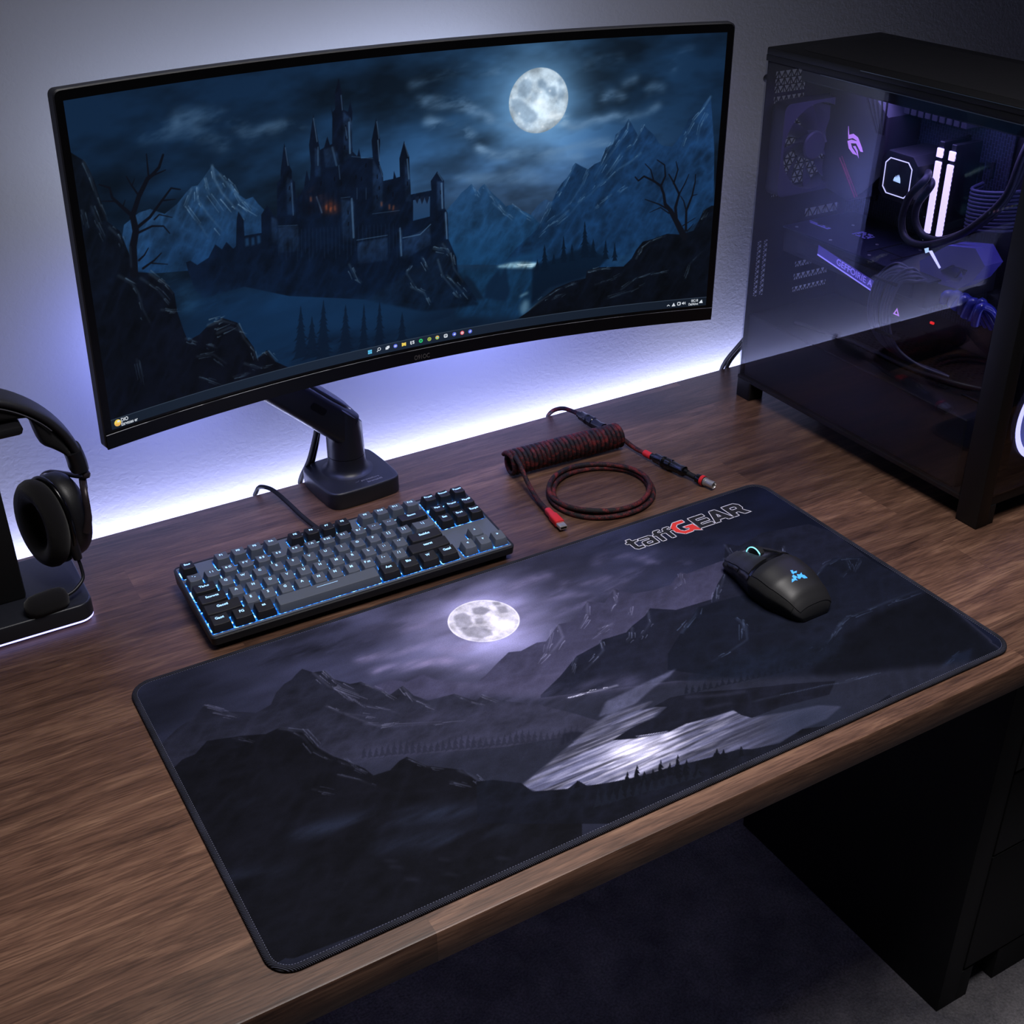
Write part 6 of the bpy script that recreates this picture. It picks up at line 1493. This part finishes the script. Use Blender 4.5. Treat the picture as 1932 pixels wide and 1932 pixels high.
connector('connector_tip', (.3382, .0315, CZ + .0068), (.3418, .0160, CZ + .0068), [(.0055, 0), (.0055, .2), (.0047, .22), (.0047, .98), (.0040, 1), (.0036, .94), (.0034, .5)], CHROME, co, 'silver metal tip')
# loose ring of cord
lp = thing('cable_loop', 'round loop of braided red and black cord lying beside the coil', 'cable', (.2168, .083, DT))
RP2 = []
for k in range(3):
    rr, zz, ox, oy = ((.0640, .0033, 0, 0), (.0578, .0036, .0012, .0010), (.0600, .0090, -.0016, .0014))[k]
    RP2.append(tube([(.2168 + ox + (rr + .0030 + .0012 * math.sin(2 * a_ + k)) * math.cos(a_), .0830 + oy + rr * math.sin(a_), DT + zz + .0008 * math.sin(3 * a_ + k)) for a_ in [2 * PI * i / 72 for i in range(72)]], .0032, 10, True))
add('cord', join(*RP2), BRAID, lp, angle=70)
# ================================================================== COMPUTER TOWER
TX0, TX1, TY0, TY1, TZ1 = .546, .7394, -.2195, .2246, DT + .4783
tw = thing('computer_tower', 'black computer tower with smoked glass side and violet lights inside', 'computer', (.643, 0, DT))
PCB = mat('tower_black', col(15, 15, 18), .5, spec=.35, grain=.12, gscale=1000)
INN = mat('inner_black', col(22, 22, 26), .55, spec=.4)
ZB = DT + .026
add('front_pillar', box(TX0, TX0 + .020, TY0, TY0 + .0315, DT + .0005, TZ1 - .008, .0015), PCB, tw, angle=40)
add('front_pillar', box(TX1 - .018, TX1, TY0, TY0 + .03, DT + .0005, TZ1 - .008, .0015), PCB, tw, angle=40)
add('foot', prism(rrect(TX0 + .0125, TY1 - .0155, .027, .029, .003, 3), DT, ZB + .002, .001), PCB, tw, angle=40)
add('foot', prism(rrect(TX1 - .0125, TY1 - .0155, .027, .029, .003, 3), DT, ZB + .002, .001), PCB, tw, angle=40)
add('foot', prism([(TX0 + .001, TY0 + .001), (TX0 + .030, TY0 + .001), (TX0 + .036, TY0 + .012), (TX0 + .036, TY0 + .030), (TX0 + .001, TY0 + .030)], DT, ZB, .0005), PCB, tw, angle=40)
add('bottom_panel', box(TX0 + .001, TX1, TY0 + .005, TY1, ZB, ZB + .005), PCB, tw, angle=0)
add('far_side_panel', box(TX1 - .003, TX1, TY0 + .03, TY1, ZB, TZ1 - .010), PCB, tw, angle=0)
# roof: solid rim with a fine mesh field
add('top_panel', prism(rrect((TX0 + TX1) / 2, (TY0 + TY1) / 2, TX1 - TX0, TY1 - TY0, .003, 3), TZ1 - .0085, TZ1, .0018, 2, .0008), PCB, tw, angle=40)
def grille_mat():
    m = mat('top_grille', col(26, 26, 30), .55, spec=.3); nt = m.node_tree; N = nt.nodes; L = nt.links; b = N['Principled BSDF']
    tc = N.new('ShaderNodeTexCoord'); mp = N.new('ShaderNodeMapping'); mp.inputs['Scale'].default_value = (520, 520, 520); L.new(tc.outputs['Object'], mp.inputs['Vector'])
    v = N.new('ShaderNodeTexVoronoi'); v.inputs['Randomness'].default_value = 0; v.inputs['Scale'].default_value = 1; L.new(mp.outputs[0], v.inputs['Vector'])
    r = N.new('ShaderNodeValToRGB'); r.color_ramp.elements[0].position = .3; r.color_ramp.elements[0].color = col(10, 10, 12); r.color_ramp.elements[1].position = .42; r.color_ramp.elements[1].color = col(30, 30, 35)
    L.new(v.outputs['Distance'], r.inputs[0]); L.new(r.outputs[0], b.inputs['Base Color'])
    return m
add('top_grille', prism(rrect((TX0 + TX1) / 2, 0.005, .150, .385, .030, 8), TZ1 - .0005, TZ1 + .0007, .0004, 1, 0), grille_mat(), tw, angle=30)
add('top_rail', box(TX0 + .0006, TX0 + .010, TY0 + .002, TY1, TZ1 - .0165, TZ1 - .0085, .0006), PCB, tw, angle=30)
EDGE_ = mat('bright_edge', col(96, 104, 114), .3, metal=.7)
# glass
GL_S = glass('smoked_glass', (.84, .85, .90, 1), 1.0); GL_F = glass('smoked_front_glass', (.45, .46, .5, 1), 1.2)
gp = add('glass_side_panel', box(TX0, TX0 + .0040, TY0 + .032, TY1 - .0015, ZB + .001, TZ1 - .0172, .0004, 1), GL_S, tw, 'smoked glass side', angle=20)
add('glass_edge', box(TX0 - .0003, TX0 + .0003, TY0 + .033, TY1 - .1, TZ1 - .0178, TZ1 - .0170), EDGE_, gp, angle=0)
add('front_glass_panel', box(TX0 + .0205, TX1 - .0185, TY0 + .001, TY0 + .0045, ZB + .012, TZ1 - .012, .0004, 1), GL_F, tw, 'smoked glass front', angle=20)
add('front_rail', box(TX0 + .020, TX1 - .018, TY0 + .002, TY0 + .03, ZB, ZB + .012), PCB, tw, angle=0)
add('front_rail', box(TX0 + .020, TX1 - .018, TY0 + .002, TY0 + .03, TZ1 - .014, TZ1 - .0085), PCB, tw, angle=0)
add('thumbscrew', lathe([(.0045, 0), (.0050, .001), (.0050, .006), (.0040, .007)], 18, orient((TX0 + .008, TY1 - .001, DT + .4385), (0, 1, 0))), PCB, tw, angle=40)
add('roof_edge_highlight', box(TX0 - .0003, TX0 + .0004, TY0 + .006, .06, TZ1 - .0024, TZ1 - .0016), EDGE_, tw, 'added bright strip for the roof edge highlight', angle=0)  # added strip: highlight of the roof's front half put in as bright metal
# rear panel with vents, built flat in (x, z) and stood up at the back
def rz(x0, x1, z0, z1): return [(x0, z0), (x1, z0), (x1, z1), (x0, z1)]
fanc = (.6235, DT + .350)
vents = [rz(.5640, .6160, DT + .4195, DT + .4465), rz(.5640, .6160, DT + .4065, DT + .4150), rz(.575, .660, DT + .2830, DT + .2905),
         rz(.6400, .7000, DT + .2455, DT + .2575), rz(.5600, .5670, DT + .145, DT + .225), rz(.5710, .5780, DT + .145, DT + .225),
         rz(.6320, .6960, DT + .1750, DT + .1830), rz(.6320, .6960, DT + .1560, DT + .1650), rz(.6320, .6960, DT + .1380, DT + .1455)]
rp = add('rear_panel', to_xz(sheet(rz(TX0 + .004, TX1 - .003, ZB + .004, TZ1 - .0085), [ellipse(fanc[0], fanc[1], .0545, .0545, 40)] + vents, 0, .0015), TY1 - .0003), PCB, tw, angle=0)
bars = []
def bar2(a, b, w=.0011): 
    a, b = Vector(a), Vector(b); d = (b - a).normalized(); n = Vector((-d.y, d.x)) * w / 2
    P = [tuple(a - n), tuple(b - n), tuple(b + n), tuple(a + n)]
    bars.append(to_xz(sheet(P, [], 0, .001), TY1 - .0006))
for v in vents:
    (x0, z0), (x1, _), (_, z1), _ = v; s_ = min(.0095, (z1 - z0)) if (x1 - x0) > (z1 - z0) else (x1 - x0)
    if (x1 - x0) > (z1 - z0):
        rows_ = max(1, round((z1 - z0) / .009)); hgt = (z1 - z0) / rows_; n = int((x1 - x0) / (hgt * 1.0)); st_ = (x1 - x0) / n
        for r_ in range(rows_):
            za, zb = z0 + r_ * hgt, z0 + (r_ + 1) * hgt
            if r_: bar2((x0, za), (x1, za))
            for i in range(n):
                xa = x0 + i * st_; bar2((xa, za), (xa + st_ / 2, zb)); bar2((xa + st_ / 2, zb), (xa + st_, za)); bar2((xa + st_ / 2, za), (xa + st_ / 2, zb), .0008)
    else:
        n = int((z1 - z0) / (x1 - x0)); st_ = (z1 - z0) / n
        for i in range(n):
            za = z0 + i * st_; bar2((x0, za), (x1, za + st_ / 2)); bar2((x1, za + st_ / 2), (x0, za + st_)); bar2((x0, za + st_ / 2), (x1, za + st_ / 2), .0008)
for i in range(-6, 7):     # guard in front of the rear fan: triangular mesh
    o = i * .009; L_ = math.sqrt(max(0, .0545 ** 2 - o ** 2))
    for a in (0, PI / 3, -PI / 3):
        d = Vector((math.cos(a), math.sin(a))); n = Vector((-d.y, d.x)); c = Vector(fanc) + n * o
        bar2(tuple(c - d * L_), tuple(c + d * L_), .0016)
add('vent_lattice', join(*bars), PCB, rp, angle=0)
# rear fan
FANB = mat('fan_plastic', col(58, 56, 72), .4, spec=.4)
def fan(name, M, R=.056, depth=.024, bm_=FANB, hub=.019, parent=tw, ring=None, frame=FANB):
    f = add(name, xf(sheet(rrect(0, 0, R * 2 + .008, R * 2 + .008, .010, 5), [ellipse(0, 0, R, R, 48)], 0, depth), M), frame, parent, angle=20)
    add('hub', xf(lathe([(.006, .002), (hub, .002), (hub, depth - .004), (hub - .002, depth - .002), (.004, depth - .002)], 36), M), bm_, f, angle=40)
    for k_ in range(9):
        V = []; n = 8
        for i in range(n + 1):
            t = i / n; r = hub * .95 + (R * .97 - hub * .95) * t; a0 = 2 * PI * k_ / 9 + .35 * t
            for s_, z in ((0, .018), (.55, .006)): V.append((r * math.cos(a0 + s_ * (1 - .15 * t)), r * math.sin(a0 + s_ * (1 - .15 * t)), z))
        top = [V[i] for i in range(len(V))]; bot = [(x, y, z - .0014) for x, y, z in V]; m_ = len(V)
        Fc = []
        for i in range(n):
            a, b, c, d = 2 * i, 2 * i + 1, 2 * i + 3, 2 * i + 2
            Fc += [(a, b, c, d), (d + m_, c + m_, b + m_, a + m_), (a, d, d + m_, a + m_), (b, b + m_, c + m_, c)]
        Fc += [(0, m_, m_ + 1, 1), (2 * n, 2 * n + 1, m_ + 2 * n + 1, m_ + 2 * n)]
        add('blade', xf((top + bot, Fc), M), bm_, f, angle=60)
    if ring:
        pr = [(R - .0040, depth - .001), (R + .0035, depth - .001), (R + .0035, depth + .0006), (R - .0040, depth + .0006), (R - .0040, depth - .001)]
        add('light_ring', xf(loft([[(r * math.cos(2 * PI * j / 64), r * math.sin(2 * PI * j / 64), z) for j in range(64)] for r, z in pr], False, False), M), ring, f, 'glowing ring', angle=40)
    return f
# a fan that faces -Y (into the case) at the back
Mr = Matrix(((1, 0, 0, fanc[0]), (0, 0, -1, TY1 - .002), (0, 1, 0, fanc[1]), (0, 0, 0, 1)))
fan('rear_fan', Mr)
# motherboard and what sits on it (the board stands on the far side)
MBX = .706
def nodes_board():
    m = mat('circuit_board', col(16, 18, 24), .5, spec=.4); nt = m.node_tree; N = nt.nodes; L = nt.links; b = N['Principled BSDF']
    tc = N.new('ShaderNodeTexCoord'); br = N.new('ShaderNodeTexBrick'); br.inputs['Scale'].default_value = 60; br.inputs['Mortar Size'].default_value = .03
    br.inputs['Color1'].default_value = col(14, 16, 22); br.inputs['Color2'].default_value = col(26, 30, 40); br.inputs['Mortar'].default_value = col(44, 50, 64)
    mp = N.new('ShaderNodeMapping'); mp.inputs['Rotation'].default_value = (0, PI / 2, 0); L.new(tc.outputs['Object'], mp.inputs['Vector']); L.new(mp.outputs[0], br.inputs['Vector'])
    L.new(br.outputs['Color'], b.inputs['Base Color']); return m
mb = add('motherboard', box(MBX, MBX + .002, -.045, .214, DT + .155, DT + .442), nodes_board(), tw, angle=0)
add('board_tray', box(MBX + .006, MBX + .008, -.175, .220, DT + .10, DT + .462), INN, tw, angle=0)
for i in range(46):
    y, z = random.uniform(-.04, .20), random.uniform(DT + .26, DT + .435); a, b = random.choice([(.003, .003), (.006, .003), (.002, .009), (.004, .006)])
    add('board_chip', box(MBX - random.uniform(.0015, .005), MBX + .001, y - a, y + a, z - b, z + b), random.choice([INN, STEEL, DEEP]), mb, angle=0)
SHR = mat('shroud', col(34, 34, 40), .42, spec=.45)
shroud = [(.2120, DT + .432), (.1260, DT + .420), (.1030, DT + .402), (.1010, DT + .330), (.1300, DT + .300), (.1560, DT + .283), (.2100, DT + .292)]
io = add('heatsink_shroud', to_yz(prism(shroud, 0, .058, .004, 2, 0), MBX), SHR, mb, angle=30)
XS = MBX - .058
PINK = mat('pink_light', col(190, 130, 220), .4, emit=col(196, 138, 226), power=.9); MAG = mat('magenta_line', col(120, 40, 70), .5, emit=col(150, 52, 96), power=.32)
def on_yz(P, x, m_, name, parent, lab=None, th=.0004, holes=()): return add(name, to_yz(sheet(P, list(holes), 0, th), x), m_, parent, lab, angle=0)
def sc2(P, cy, cz, s): return [(cy - a * s, cz + b * s) for a, b in P]      # seen from the glass side: +a runs towards the front
e1 = sc2([(-7, 8.5), (-5.5, 3.5), (-2, 4.8), (2.2, 3.4), (7, -2.4), (1.5, 1.4), (-2, 2.2), (-5.6, .8), (-6.4, 4)], .1545, DT + .361, .0021)
e2 = sc2([(-6.2, -.4), (-4.2, -4.6), (-.4, -7), (3.6, -7.2), (.6, -5.2), (-1.8, -3.6), (-3.2, -1.2), (1.4, -.4), (5.8, -4.4), (8, -4.2), (5.4, -.6), (2, 1), (-3, 1)], .1545, DT + .361, .0021)
e3 = sc2([(-1, -2.6), (1.8, -4.6), (5, -8.6), (3.2, -4.2), (.8, -2)], .1545, DT + .361, .0021)
for P in (e1, e2, e3): on_yz(P, XS - .0002, PINK, 'shroud_emblem', io, 'glowing pink eye-like emblem')
on_yz([(.1790, DT + .336), (.1770, DT + .336), (.1405, DT + .292), (.1425, DT + .292)], XS - .0002, MAG, 'shroud_stripe', io)
on_yz([(.1750, DT + .339), (.1740, DT + .339), (.1370, DT + .294), (.1380, DT + .294)], XS - .0002, MAG, 'shroud_stripe', io)
t_ = fit(letters(['GAMIMEX0'], .005, 0, 0)[0], .028, .0042); ang = math.radians(-50)
add('shroud_text', ([(XS - .0004, .1610 - (v[0] * math.cos(ang) - v[1] * math.sin(ang)), DT + .319 + v[0] * math.sin(ang) + v[1] * math.cos(ang)) for v in t_[0]], t_[1]), MAG, io, angle=0)
for i in range(5):
    on_yz([(.1500 - i * .010, DT + .428), (.1465 - i * .010, DT + .428), (.1180 - i * .003, DT + .380), (.1205 - i * .003, DT + .380)], XS - .0002, DEEP, 'shroud_groove', io)
hsk = add('finned_heatsink', join(*[box(MBX - .036, MBX, .00 + i * .0115, .0085 + i * .0115, DT + .405, DT + .440, .001, 1) for i in range(9)]), SHR, mb, angle=30)
# pump block with lit ring
PX = .640; py, pz, ph = .067, DT + .3365, .0305
octo = lambda h, c: [(py - h + c, pz - h), (py + h - c, pz - h), (py + h, pz - h + c), (py + h, pz + h - c), (py + h - c, pz + h), (py - h + c, pz + h), (py - h, pz + h - c), (py - h, pz - h + c)]
pump = add('cooler_pump', to_yz(prism(octo(ph, .010), 0, MBX - PX, .0025, 2, 0), MBX), INN, tw, angle=30)
WV = mat('white_violet_light', col(220, 214, 255), .3, emit=col(214, 212, 255), power=1.35); CY = mat('pale_emblem', col(200, 225, 255), .3, emit=col(196, 228, 255), power=1.1)
on_yz(octo(ph - .0080, .0072), PX - .0001, WV, 'pump_ring', pump, 'glowing outline', .0005, [octo(ph - .0091, .0068)])
sail = lambda a, b: (py - a * .00095, pz + b * .00095)
for P in ([(-6, -4), (-5.2, -1.8), (-4, .6), (-3.4, -1.6), (-3.2, -4)], [(-2.6, -4), (-2.8, -.6), (-2.2, 2.6), (-.6, -.4), (-.2, -4)], [(.4, -4), (0, .4), (.2, 3.8), (2, 1), (3, -4)], [(3.6, -4), (2.6, 1.2), (2, 4.6), (5, .6), (6.4, -4.6)], [(-6, -5), (6.6, -5.6), (5, -4.4), (-5.6, -4.4)]):
    on_yz([sail(*q) for q in P], PX - .0001, CY, 'pump_emblem', pump, 'glowing sail-like emblem', .0005)
# memory sticks with lit tops
RAMB = mat('memory_black', col(20, 20, 24), .4, spec=.5)
LIT = mat('memory_light', col(225, 210, 255), .3, emit=(.62, .52, 1, 1), power=1.9)
for yc in (.0232, .0042):
    rm = add('memory_stick', box(.6605, MBX, yc - .0036, yc + .0036, DT + .262, DT + .388, .0006, 1), RAMB, tw, angle=30)
    zz = [(DT + .2645, DT + .2705), (DT + .2750, DT + .3640), (DT + .3690, DT + .3800)]
    for z0, z1 in zz:
        add('light_bar', join(box(.6580, .6612, yc - .0046, yc + .0046, z0, z1, .0006, 1)), LIT, rm, 'glowing white-violet bar', angle=30)
    add('heat_spreader_teeth', join(*[box(.6600, .6620, yc - .0058, yc - .0046, DT + .270 + i * .0055, DT + .2730 + i * .0055) for i in range(20)]), RAMB, rm, angle=0)
# tubes from the pump
RUB = mat('rubber_tube', col(30, 30, 36), .5, spec=.5)
add('coolant_tube', tube(catmull([(.652, .030, DT + .350), (.622, .006, DT + .352), (.612, .0185, DT + .328), (.612, .0240, DT + .298), (.612, .0130, DT + .279), (.613, -.0155, DT + .278), (.614, -.0570, DT + .298), (.616, -.0900, DT + .328), (.622, -.1130, DT + .362), (.632, -.1160, DT + .405), (.650, -.1180, DT + .45)], 10), .0045, 14), RUB, tw, angle=60)
add('coolant_tube', tube(catmull([(.655, .036, DT + .342), (.636, .008, DT + .343), (.628, .0170, DT + .318), (.627, .0160, DT + .298), (.628, .0010, DT + .2830), (.629, -.0250, DT + .284), (.630, -.0600, DT + .304), (.634, -.0920, DT + .334), (.640, -.1080, DT + .372), (.650, -.1120, DT + .42), (.660, -.1130, DT + .45)], 10), .0045, 14), RUB, tw, angle=60)
# ribbon cable to the board
CW = mat('comb_cable', col(60, 62, 84), .45, spec=.4)
rb = []
for i in range(11):
    z = DT + .342 - i * .0046
    rb.append(tube(catmull([(MBX - .010, -.018, z), (.668, -.026, z - .001), (.660, -.050, z + .002), (.664, -.080, z + .008), (.690, -.098, z + .012)], 6), .0021, 8))
add('board_power_cable', join(*rb), CW, tw, angle=60)
# graphics card
GX0, GX1, GY0, GY1 = .5815, MBX, -.056, .200
gc = add('graphics_card', join(box(GX0 + .002, GX1, GY0, GY1, DT + .214, DT + .2475, .003, 2), box(GX0, GX0 + .004, GY0 + .02, GY1 - .03, DT + .221, DT + .240, .0012, 1)), SHR, tw, angle=30)
PLATE = mat('backplate', col(36, 40, 58), .42, metal=.3, spec=.5)
bp_ = add('backplate', box(GX0 - .001, GX1, GY0 - .004, GY1, DT + .2476, DT + .2500, .0006, 1), PLATE, gc, angle=30)
PRV = mat('violet_print', col(112, 104, 190), .6, emit=col(92, 86, 168), power=.35)
def lab_z(x0, x1, y0, y1, n=5, m_=PRV):
    g = []
    for r_ in range(n):
        for c in range(9):
            if random.random() < .68: a = x0 + (x1 - x0) * r_ / n; b = y0 + (y1 - y0) * c / 9; g.append(box(a, a + (x1 - x0) / n * .6, b, b + (y1 - y0) / 9 * .75, DT + .2500, DT + .2503))
    return join(*g)
add('backplate_print', lab_z(.6200, .6280, .196, .150, 2), PRV, bp_, angle=0)
add('backplate_print', lab_z(.6340, .6540, .125, .098, 6), PRV, bp_, angle=0)
add('backplate_groove', join(box(.60, .66, .06, .062, DT + .2499, DT + .2504), box(.60, .66, .02, .022, DT + .2499, DT + .2504), box(.62, .6215, .02, .062, DT + .2499, DT + .2504)), DEEP, bp_, angle=0)
for x, y in ((.592, .185), (.592, .12), (.592, .05), (.592, -.02), (.66, .15), (.66, .03), (.63, .075)):
    add('backplate_screw', lathe([(.0022, 0), (.0022, .0006), (.001, .0008)], 12, Matrix.Translation((x, y, DT + .2500))), CHROME, bp_, angle=40)
VIO = mat('violet_panel', col(60, 54, 140), .4, emit=col(78, 66, 170), power=.55); VLINE = mat('violet_line', col(150, 140, 255), .4, emit=col(150, 140, 255), power=1.2)
yz = lambda y0, y1, z0, z1: [(y0, z0), (y1, z0), (y1, z1), (y0, z1)]
on_yz([(.1290, DT + .2310), (.0210, DT + .2120), (.0210, DT + .2250), (.1290, DT + .2330 + .0100)], GX0 - .0003, VIO, 'side_nameplate', gc, 'glowing violet panel')
on_yz([(.1290, DT + .2295), (.0200, DT + .2105), (.0200, DT + .2122), (.1290, DT + .2312)], GX0 - .0006, VLINE, 'side_light_line', gc)
gt = fit(letters(['GEFFOIRIE A'], .008, .0002, 0)[0], .066, .0085)
add('side_lettering', ([(GX0 - .0010, .0600 - v[0], DT + .2262 - v[0] * .17 + v[1]) for v in gt[0]], gt[1]), mat('violet_letters', col(140, 130, 240), .4, emit=col(140, 128, 236), power=.8), gc, angle=0)
# end of the card: lit fan shroud
FSH = mat('lit_shroud', col(90, 84, 170), .35, spec=.5)
en = [(-.0225, DT + .262), (-.0600, DT + .292), (-.1000, DT + .300), (-.1180, DT + .284), (-.1050, DT + .262), (-.0850, DT + .246), (-.0480, DT + .243), (-.0260, DT + .249)]
ho = [(-.0560, DT + .2600), (-.0720, DT + .2720), (-.0950, DT + .2720), (-.0860, DT + .2540), (-.0660, DT + .2500)]
fe = add('card_end_shroud', to_yz(sheet(en, [ho], 0, .030), .632), FSH, gc, 'blue-violet lit shroud', angle=20)
add('end_spokes', to_yz(join(*[sheet([(a - .0012, b), (a + .0012, b), (c + .0012, d), (c - .0012, d)], [], .010, .014) for a, b, c, d in ((-.0650, DT + .2510, -.0780, DT + .2730), (-.0800, DT + .2530, -.0700, DT + .2720), (-.0900, DT + .2590, -.0620, DT + .2650))]), .632), FSH, fe, angle=0)
on_yz([(-.0340, DT + .2780), (-.0390, DT + .2800), (-.0560, DT + .2640), (-.0540, DT + .2620)], .6018, WV, 'end_emblem', fe)
on_yz([(-.0270, DT + .2790), (-.0330, DT + .2820), (-.0345, DT + .2770), (-.0300, DT + .2740)], .6018, CY, 'end_emblem', fe)
# combed power leads
for j in range(2):
    g = []
    for i in range(4):
        o = i * .0044 + j * .021
        g.append(tube(catmull([(.588, -.034 - o * .45, DT + .2490), (.570, -.0190 - o, DT + .2640 - .004 * i), (.560, -.0020 - o, DT + .2470), (.5575, .0060 - o, DT + .2160), (.5590, .0040 - o, DT + .1880), (.564, -.0130 - o * .9, DT + .1640), (.574, -.0440 - o * .8, DT + .1500), (.590, -.0860 - o * .6, DT + .1440)], 7), .0019, 8))
    add('combed_lead', join(*g), CW, tw, angle=60)
add('cable_comb', join(box(.5550, .5620, -.034, .004, DT + .2420, DT + .2450), box(.5560, .5630, -.046, -.010, DT + .177, DT + .180)), DEEP, tw, angle=0)
on_yz([(-.0320, DT + .2060), (-.0370, DT + .2150), (-.0420, DT + .2060)], .5600, PINK, 'comb_emblem', tw, None, .0005, [[(-.0345, DT + .2075), (-.0370, DT + .2120), (-.0395, DT + .2075)]])
# cable clump lit blue
CRY = mat('blue_lit_plastic', col(52, 60, 170), .15, spec=.7, coat=.5)
for i in range(7):
    y = -.070 - i * .0085
    add('plug_clump', tube(catmull([(.600 + .004 * (i % 2), y, DT + .226 - .002 * i), (.596 + .005 * (i % 3), y - .006, DT + .238 + .002 * (i % 2)), (.612, y - .010, DT + .232), (.640, y - .010, DT + .200)], 5), .0052, 8), CRY, tw, angle=60)
# power supply cover
PS = add('power_supply_cover', box(TX0 + .008, TX1 - .004, TY0 + .048, TY1 - .004, ZB + .005, DT + .1225, .0015, 1), INN, tw, angle=30)
add('cover_holes', join(*[box(.60 + .007 * i, .6035 + .007 * i, y, y + .0035, DT + .1224, DT + .1228) for i in range(12) for y in [-.10 + .0085 * q + .004 * (i % 2) for q in range(22)]]), DEEP, PS, angle=0)
add('cover_slot_plate', box(.60, .68, -.150, -.120, DT + .1225, DT + .1255, .001, 1), STEEL, PS, angle=30)
add('red_led', box(.6100, .6125, -.0520, -.0470, DT + .188, DT + .1905), mat('red_led', col(200, 30, 30), .4, emit=col(230, 40, 36), power=1.2), tw, angle=0)
add('inner_cable', tube(catmull([(.575, .150, DT + .1290), (.58, .120, DT + .1310), (.60, .05, DT + .1270), (.60, -.03, DT + .1260), (.61, -.10, DT + .1290), (.64, -.14, DT + .1250)], 8), .0030, 8), RUB, tw, angle=60)
# roof fans: short light dashes, and the front fans behind the glass
DASH = mat('violet_dash', col(130, 110, 255), .4, emit=col(124, 104, 255), power=1.0)
add('radiator', box(.575, .725, -.165, .190, DT + .440, DT + .468, .002, 1), INN, tw, angle=30)
for y0, y1 in ((.1455, .1655), (.0385, .0585), (-.0640, -.0440)): add('light_dash', box(.5985, .6005, y0, y1, DT + .4380, DT + .4398), DASH, tw, angle=0)
RINGL = mat('fan_ring_light', col(190, 200, 255), .3, emit=(.46, .44, 1, 1), power=9.0)
for z in (DT + .122, DT + .250, DT + .378):
    Mf = Matrix(((-1, 0, 0, .6580), (0, 0, -1, TY0 + .034), (0, 1, 0, z), (0, 0, 0, 1)))
    fan('front_fan', Mf, .058, .022, mat('lit_blades', col(120, 126, 190), .4, emit=(.30, .34, .95, 1), power=.9) if 'lit_blades' not in bpy.data.materials else bpy.data.materials['lit_blades'], .018, tw, RINGL, INN)
# leads behind the tower, running from its back down behind the desk
pwc = thing('power_cables', 'two black power leads hanging behind the dark tower by the wall', 'cable', (.56, .28, DT))
for dx in (0, .009):
    add('lead', tube(catmull([(.616 + dx, .226, DT + .11), (.605 + dx, .255, DT + .085), (.597 + dx * 1.1, .287, DT + .040), (.591 + dx * 1.1, .3085, DT + .004), (.588 + dx * 1.1, .3155, DT - .03), (.587 + dx, .317, DT - .08)], 8), .0032, 8), MATTE, pwc, angle=60)

# ================================================================== LIGHT
def area_light(name, loc, size, power, colr, rot=(0, 0, 0), spread=180, glossy=True):
    l = bpy.data.lights.new(name, 'AREA'); l.shape = 'RECTANGLE'; l.size, l.size_y = size; l.energy = power; l.color = colr; l.spread = math.radians(spread)
    o = bpy.data.objects.new(name, l); C.objects.link(o); o.location = loc; o.rotation_euler = rot
    return o
# LED strip behind the rear edge of the desk, washing the wall upwards
area_light('desk_strip_light', (-.10, .334, DT - .055), (2.0, .012), 5.0, (.55, .59, 1.0), (PI, 0, 0))
# light at the back of the monitor, on the wall above it
area_light('monitor_back_light', (-.02, .22, DT + .42), (.50, .05), 1.05, (.66, .74, 1.0), (math.radians(105), 0, 0))
area_light('added_lower_fill', (0, .235, DT + .24), (.52, .03), 2.5, (.29, .34, 1.0), (math.radians(52), 0, 0))  # unseen fill added to broaden the blue glow below the monitor
# dim ceiling lamp, its spread narrowed to keep light off the wall
area_light('ceiling_lamp', (.0, -.62, 2.45), (.7, .7), 9.6, (1.0, .96, .95), spread=85)
# inside the tower
area_light('tower_strip_light', (.63, .03, DT + .436), (.10, .26), .55, (.36, .30, 1.0))
w = bpy.data.worlds.new('room_ambient'); SC.world = w; w.use_nodes = True
w.node_tree.nodes['Background'].inputs[0].default_value = (.55, .6, 1, 1); w.node_tree.nodes['Background'].inputs[1].default_value = .012

# ================================================================== CAMERA
cam = bpy.data.cameras.new('camera'); cam.sensor_width = 36; cam.lens = 36 * 2340.904 / 1932; cam.clip_start = .05
co_ = bpy.data.objects.new('camera', cam); C.objects.link(co_)
Rv, Uv, Fv = Vector((0.86370318, -0.50391455, -0.00932468)), Vector((0.26307877, 0.43497852, 0.86115228)), Vector((0.42989113, 0.74623308, -0.50826155))
co_.matrix_world = Matrix(((Rv.x, Uv.x, -Fv.x, -.552566), (Rv.y, Uv.y, -Fv.y, -1.029319), (Rv.z, Uv.z, -Fv.z, 1.499622), (0, 0, 0, 1)))
SC.camera = co_
vs = SC.view_settings; SC.display_settings.display_device = 'sRGB'; vs.view_transform = 'Standard'; vs.look = 'None'; vs.gamma = 1.0; vs.use_curve_mapping = False; vs.exposure = 0.0
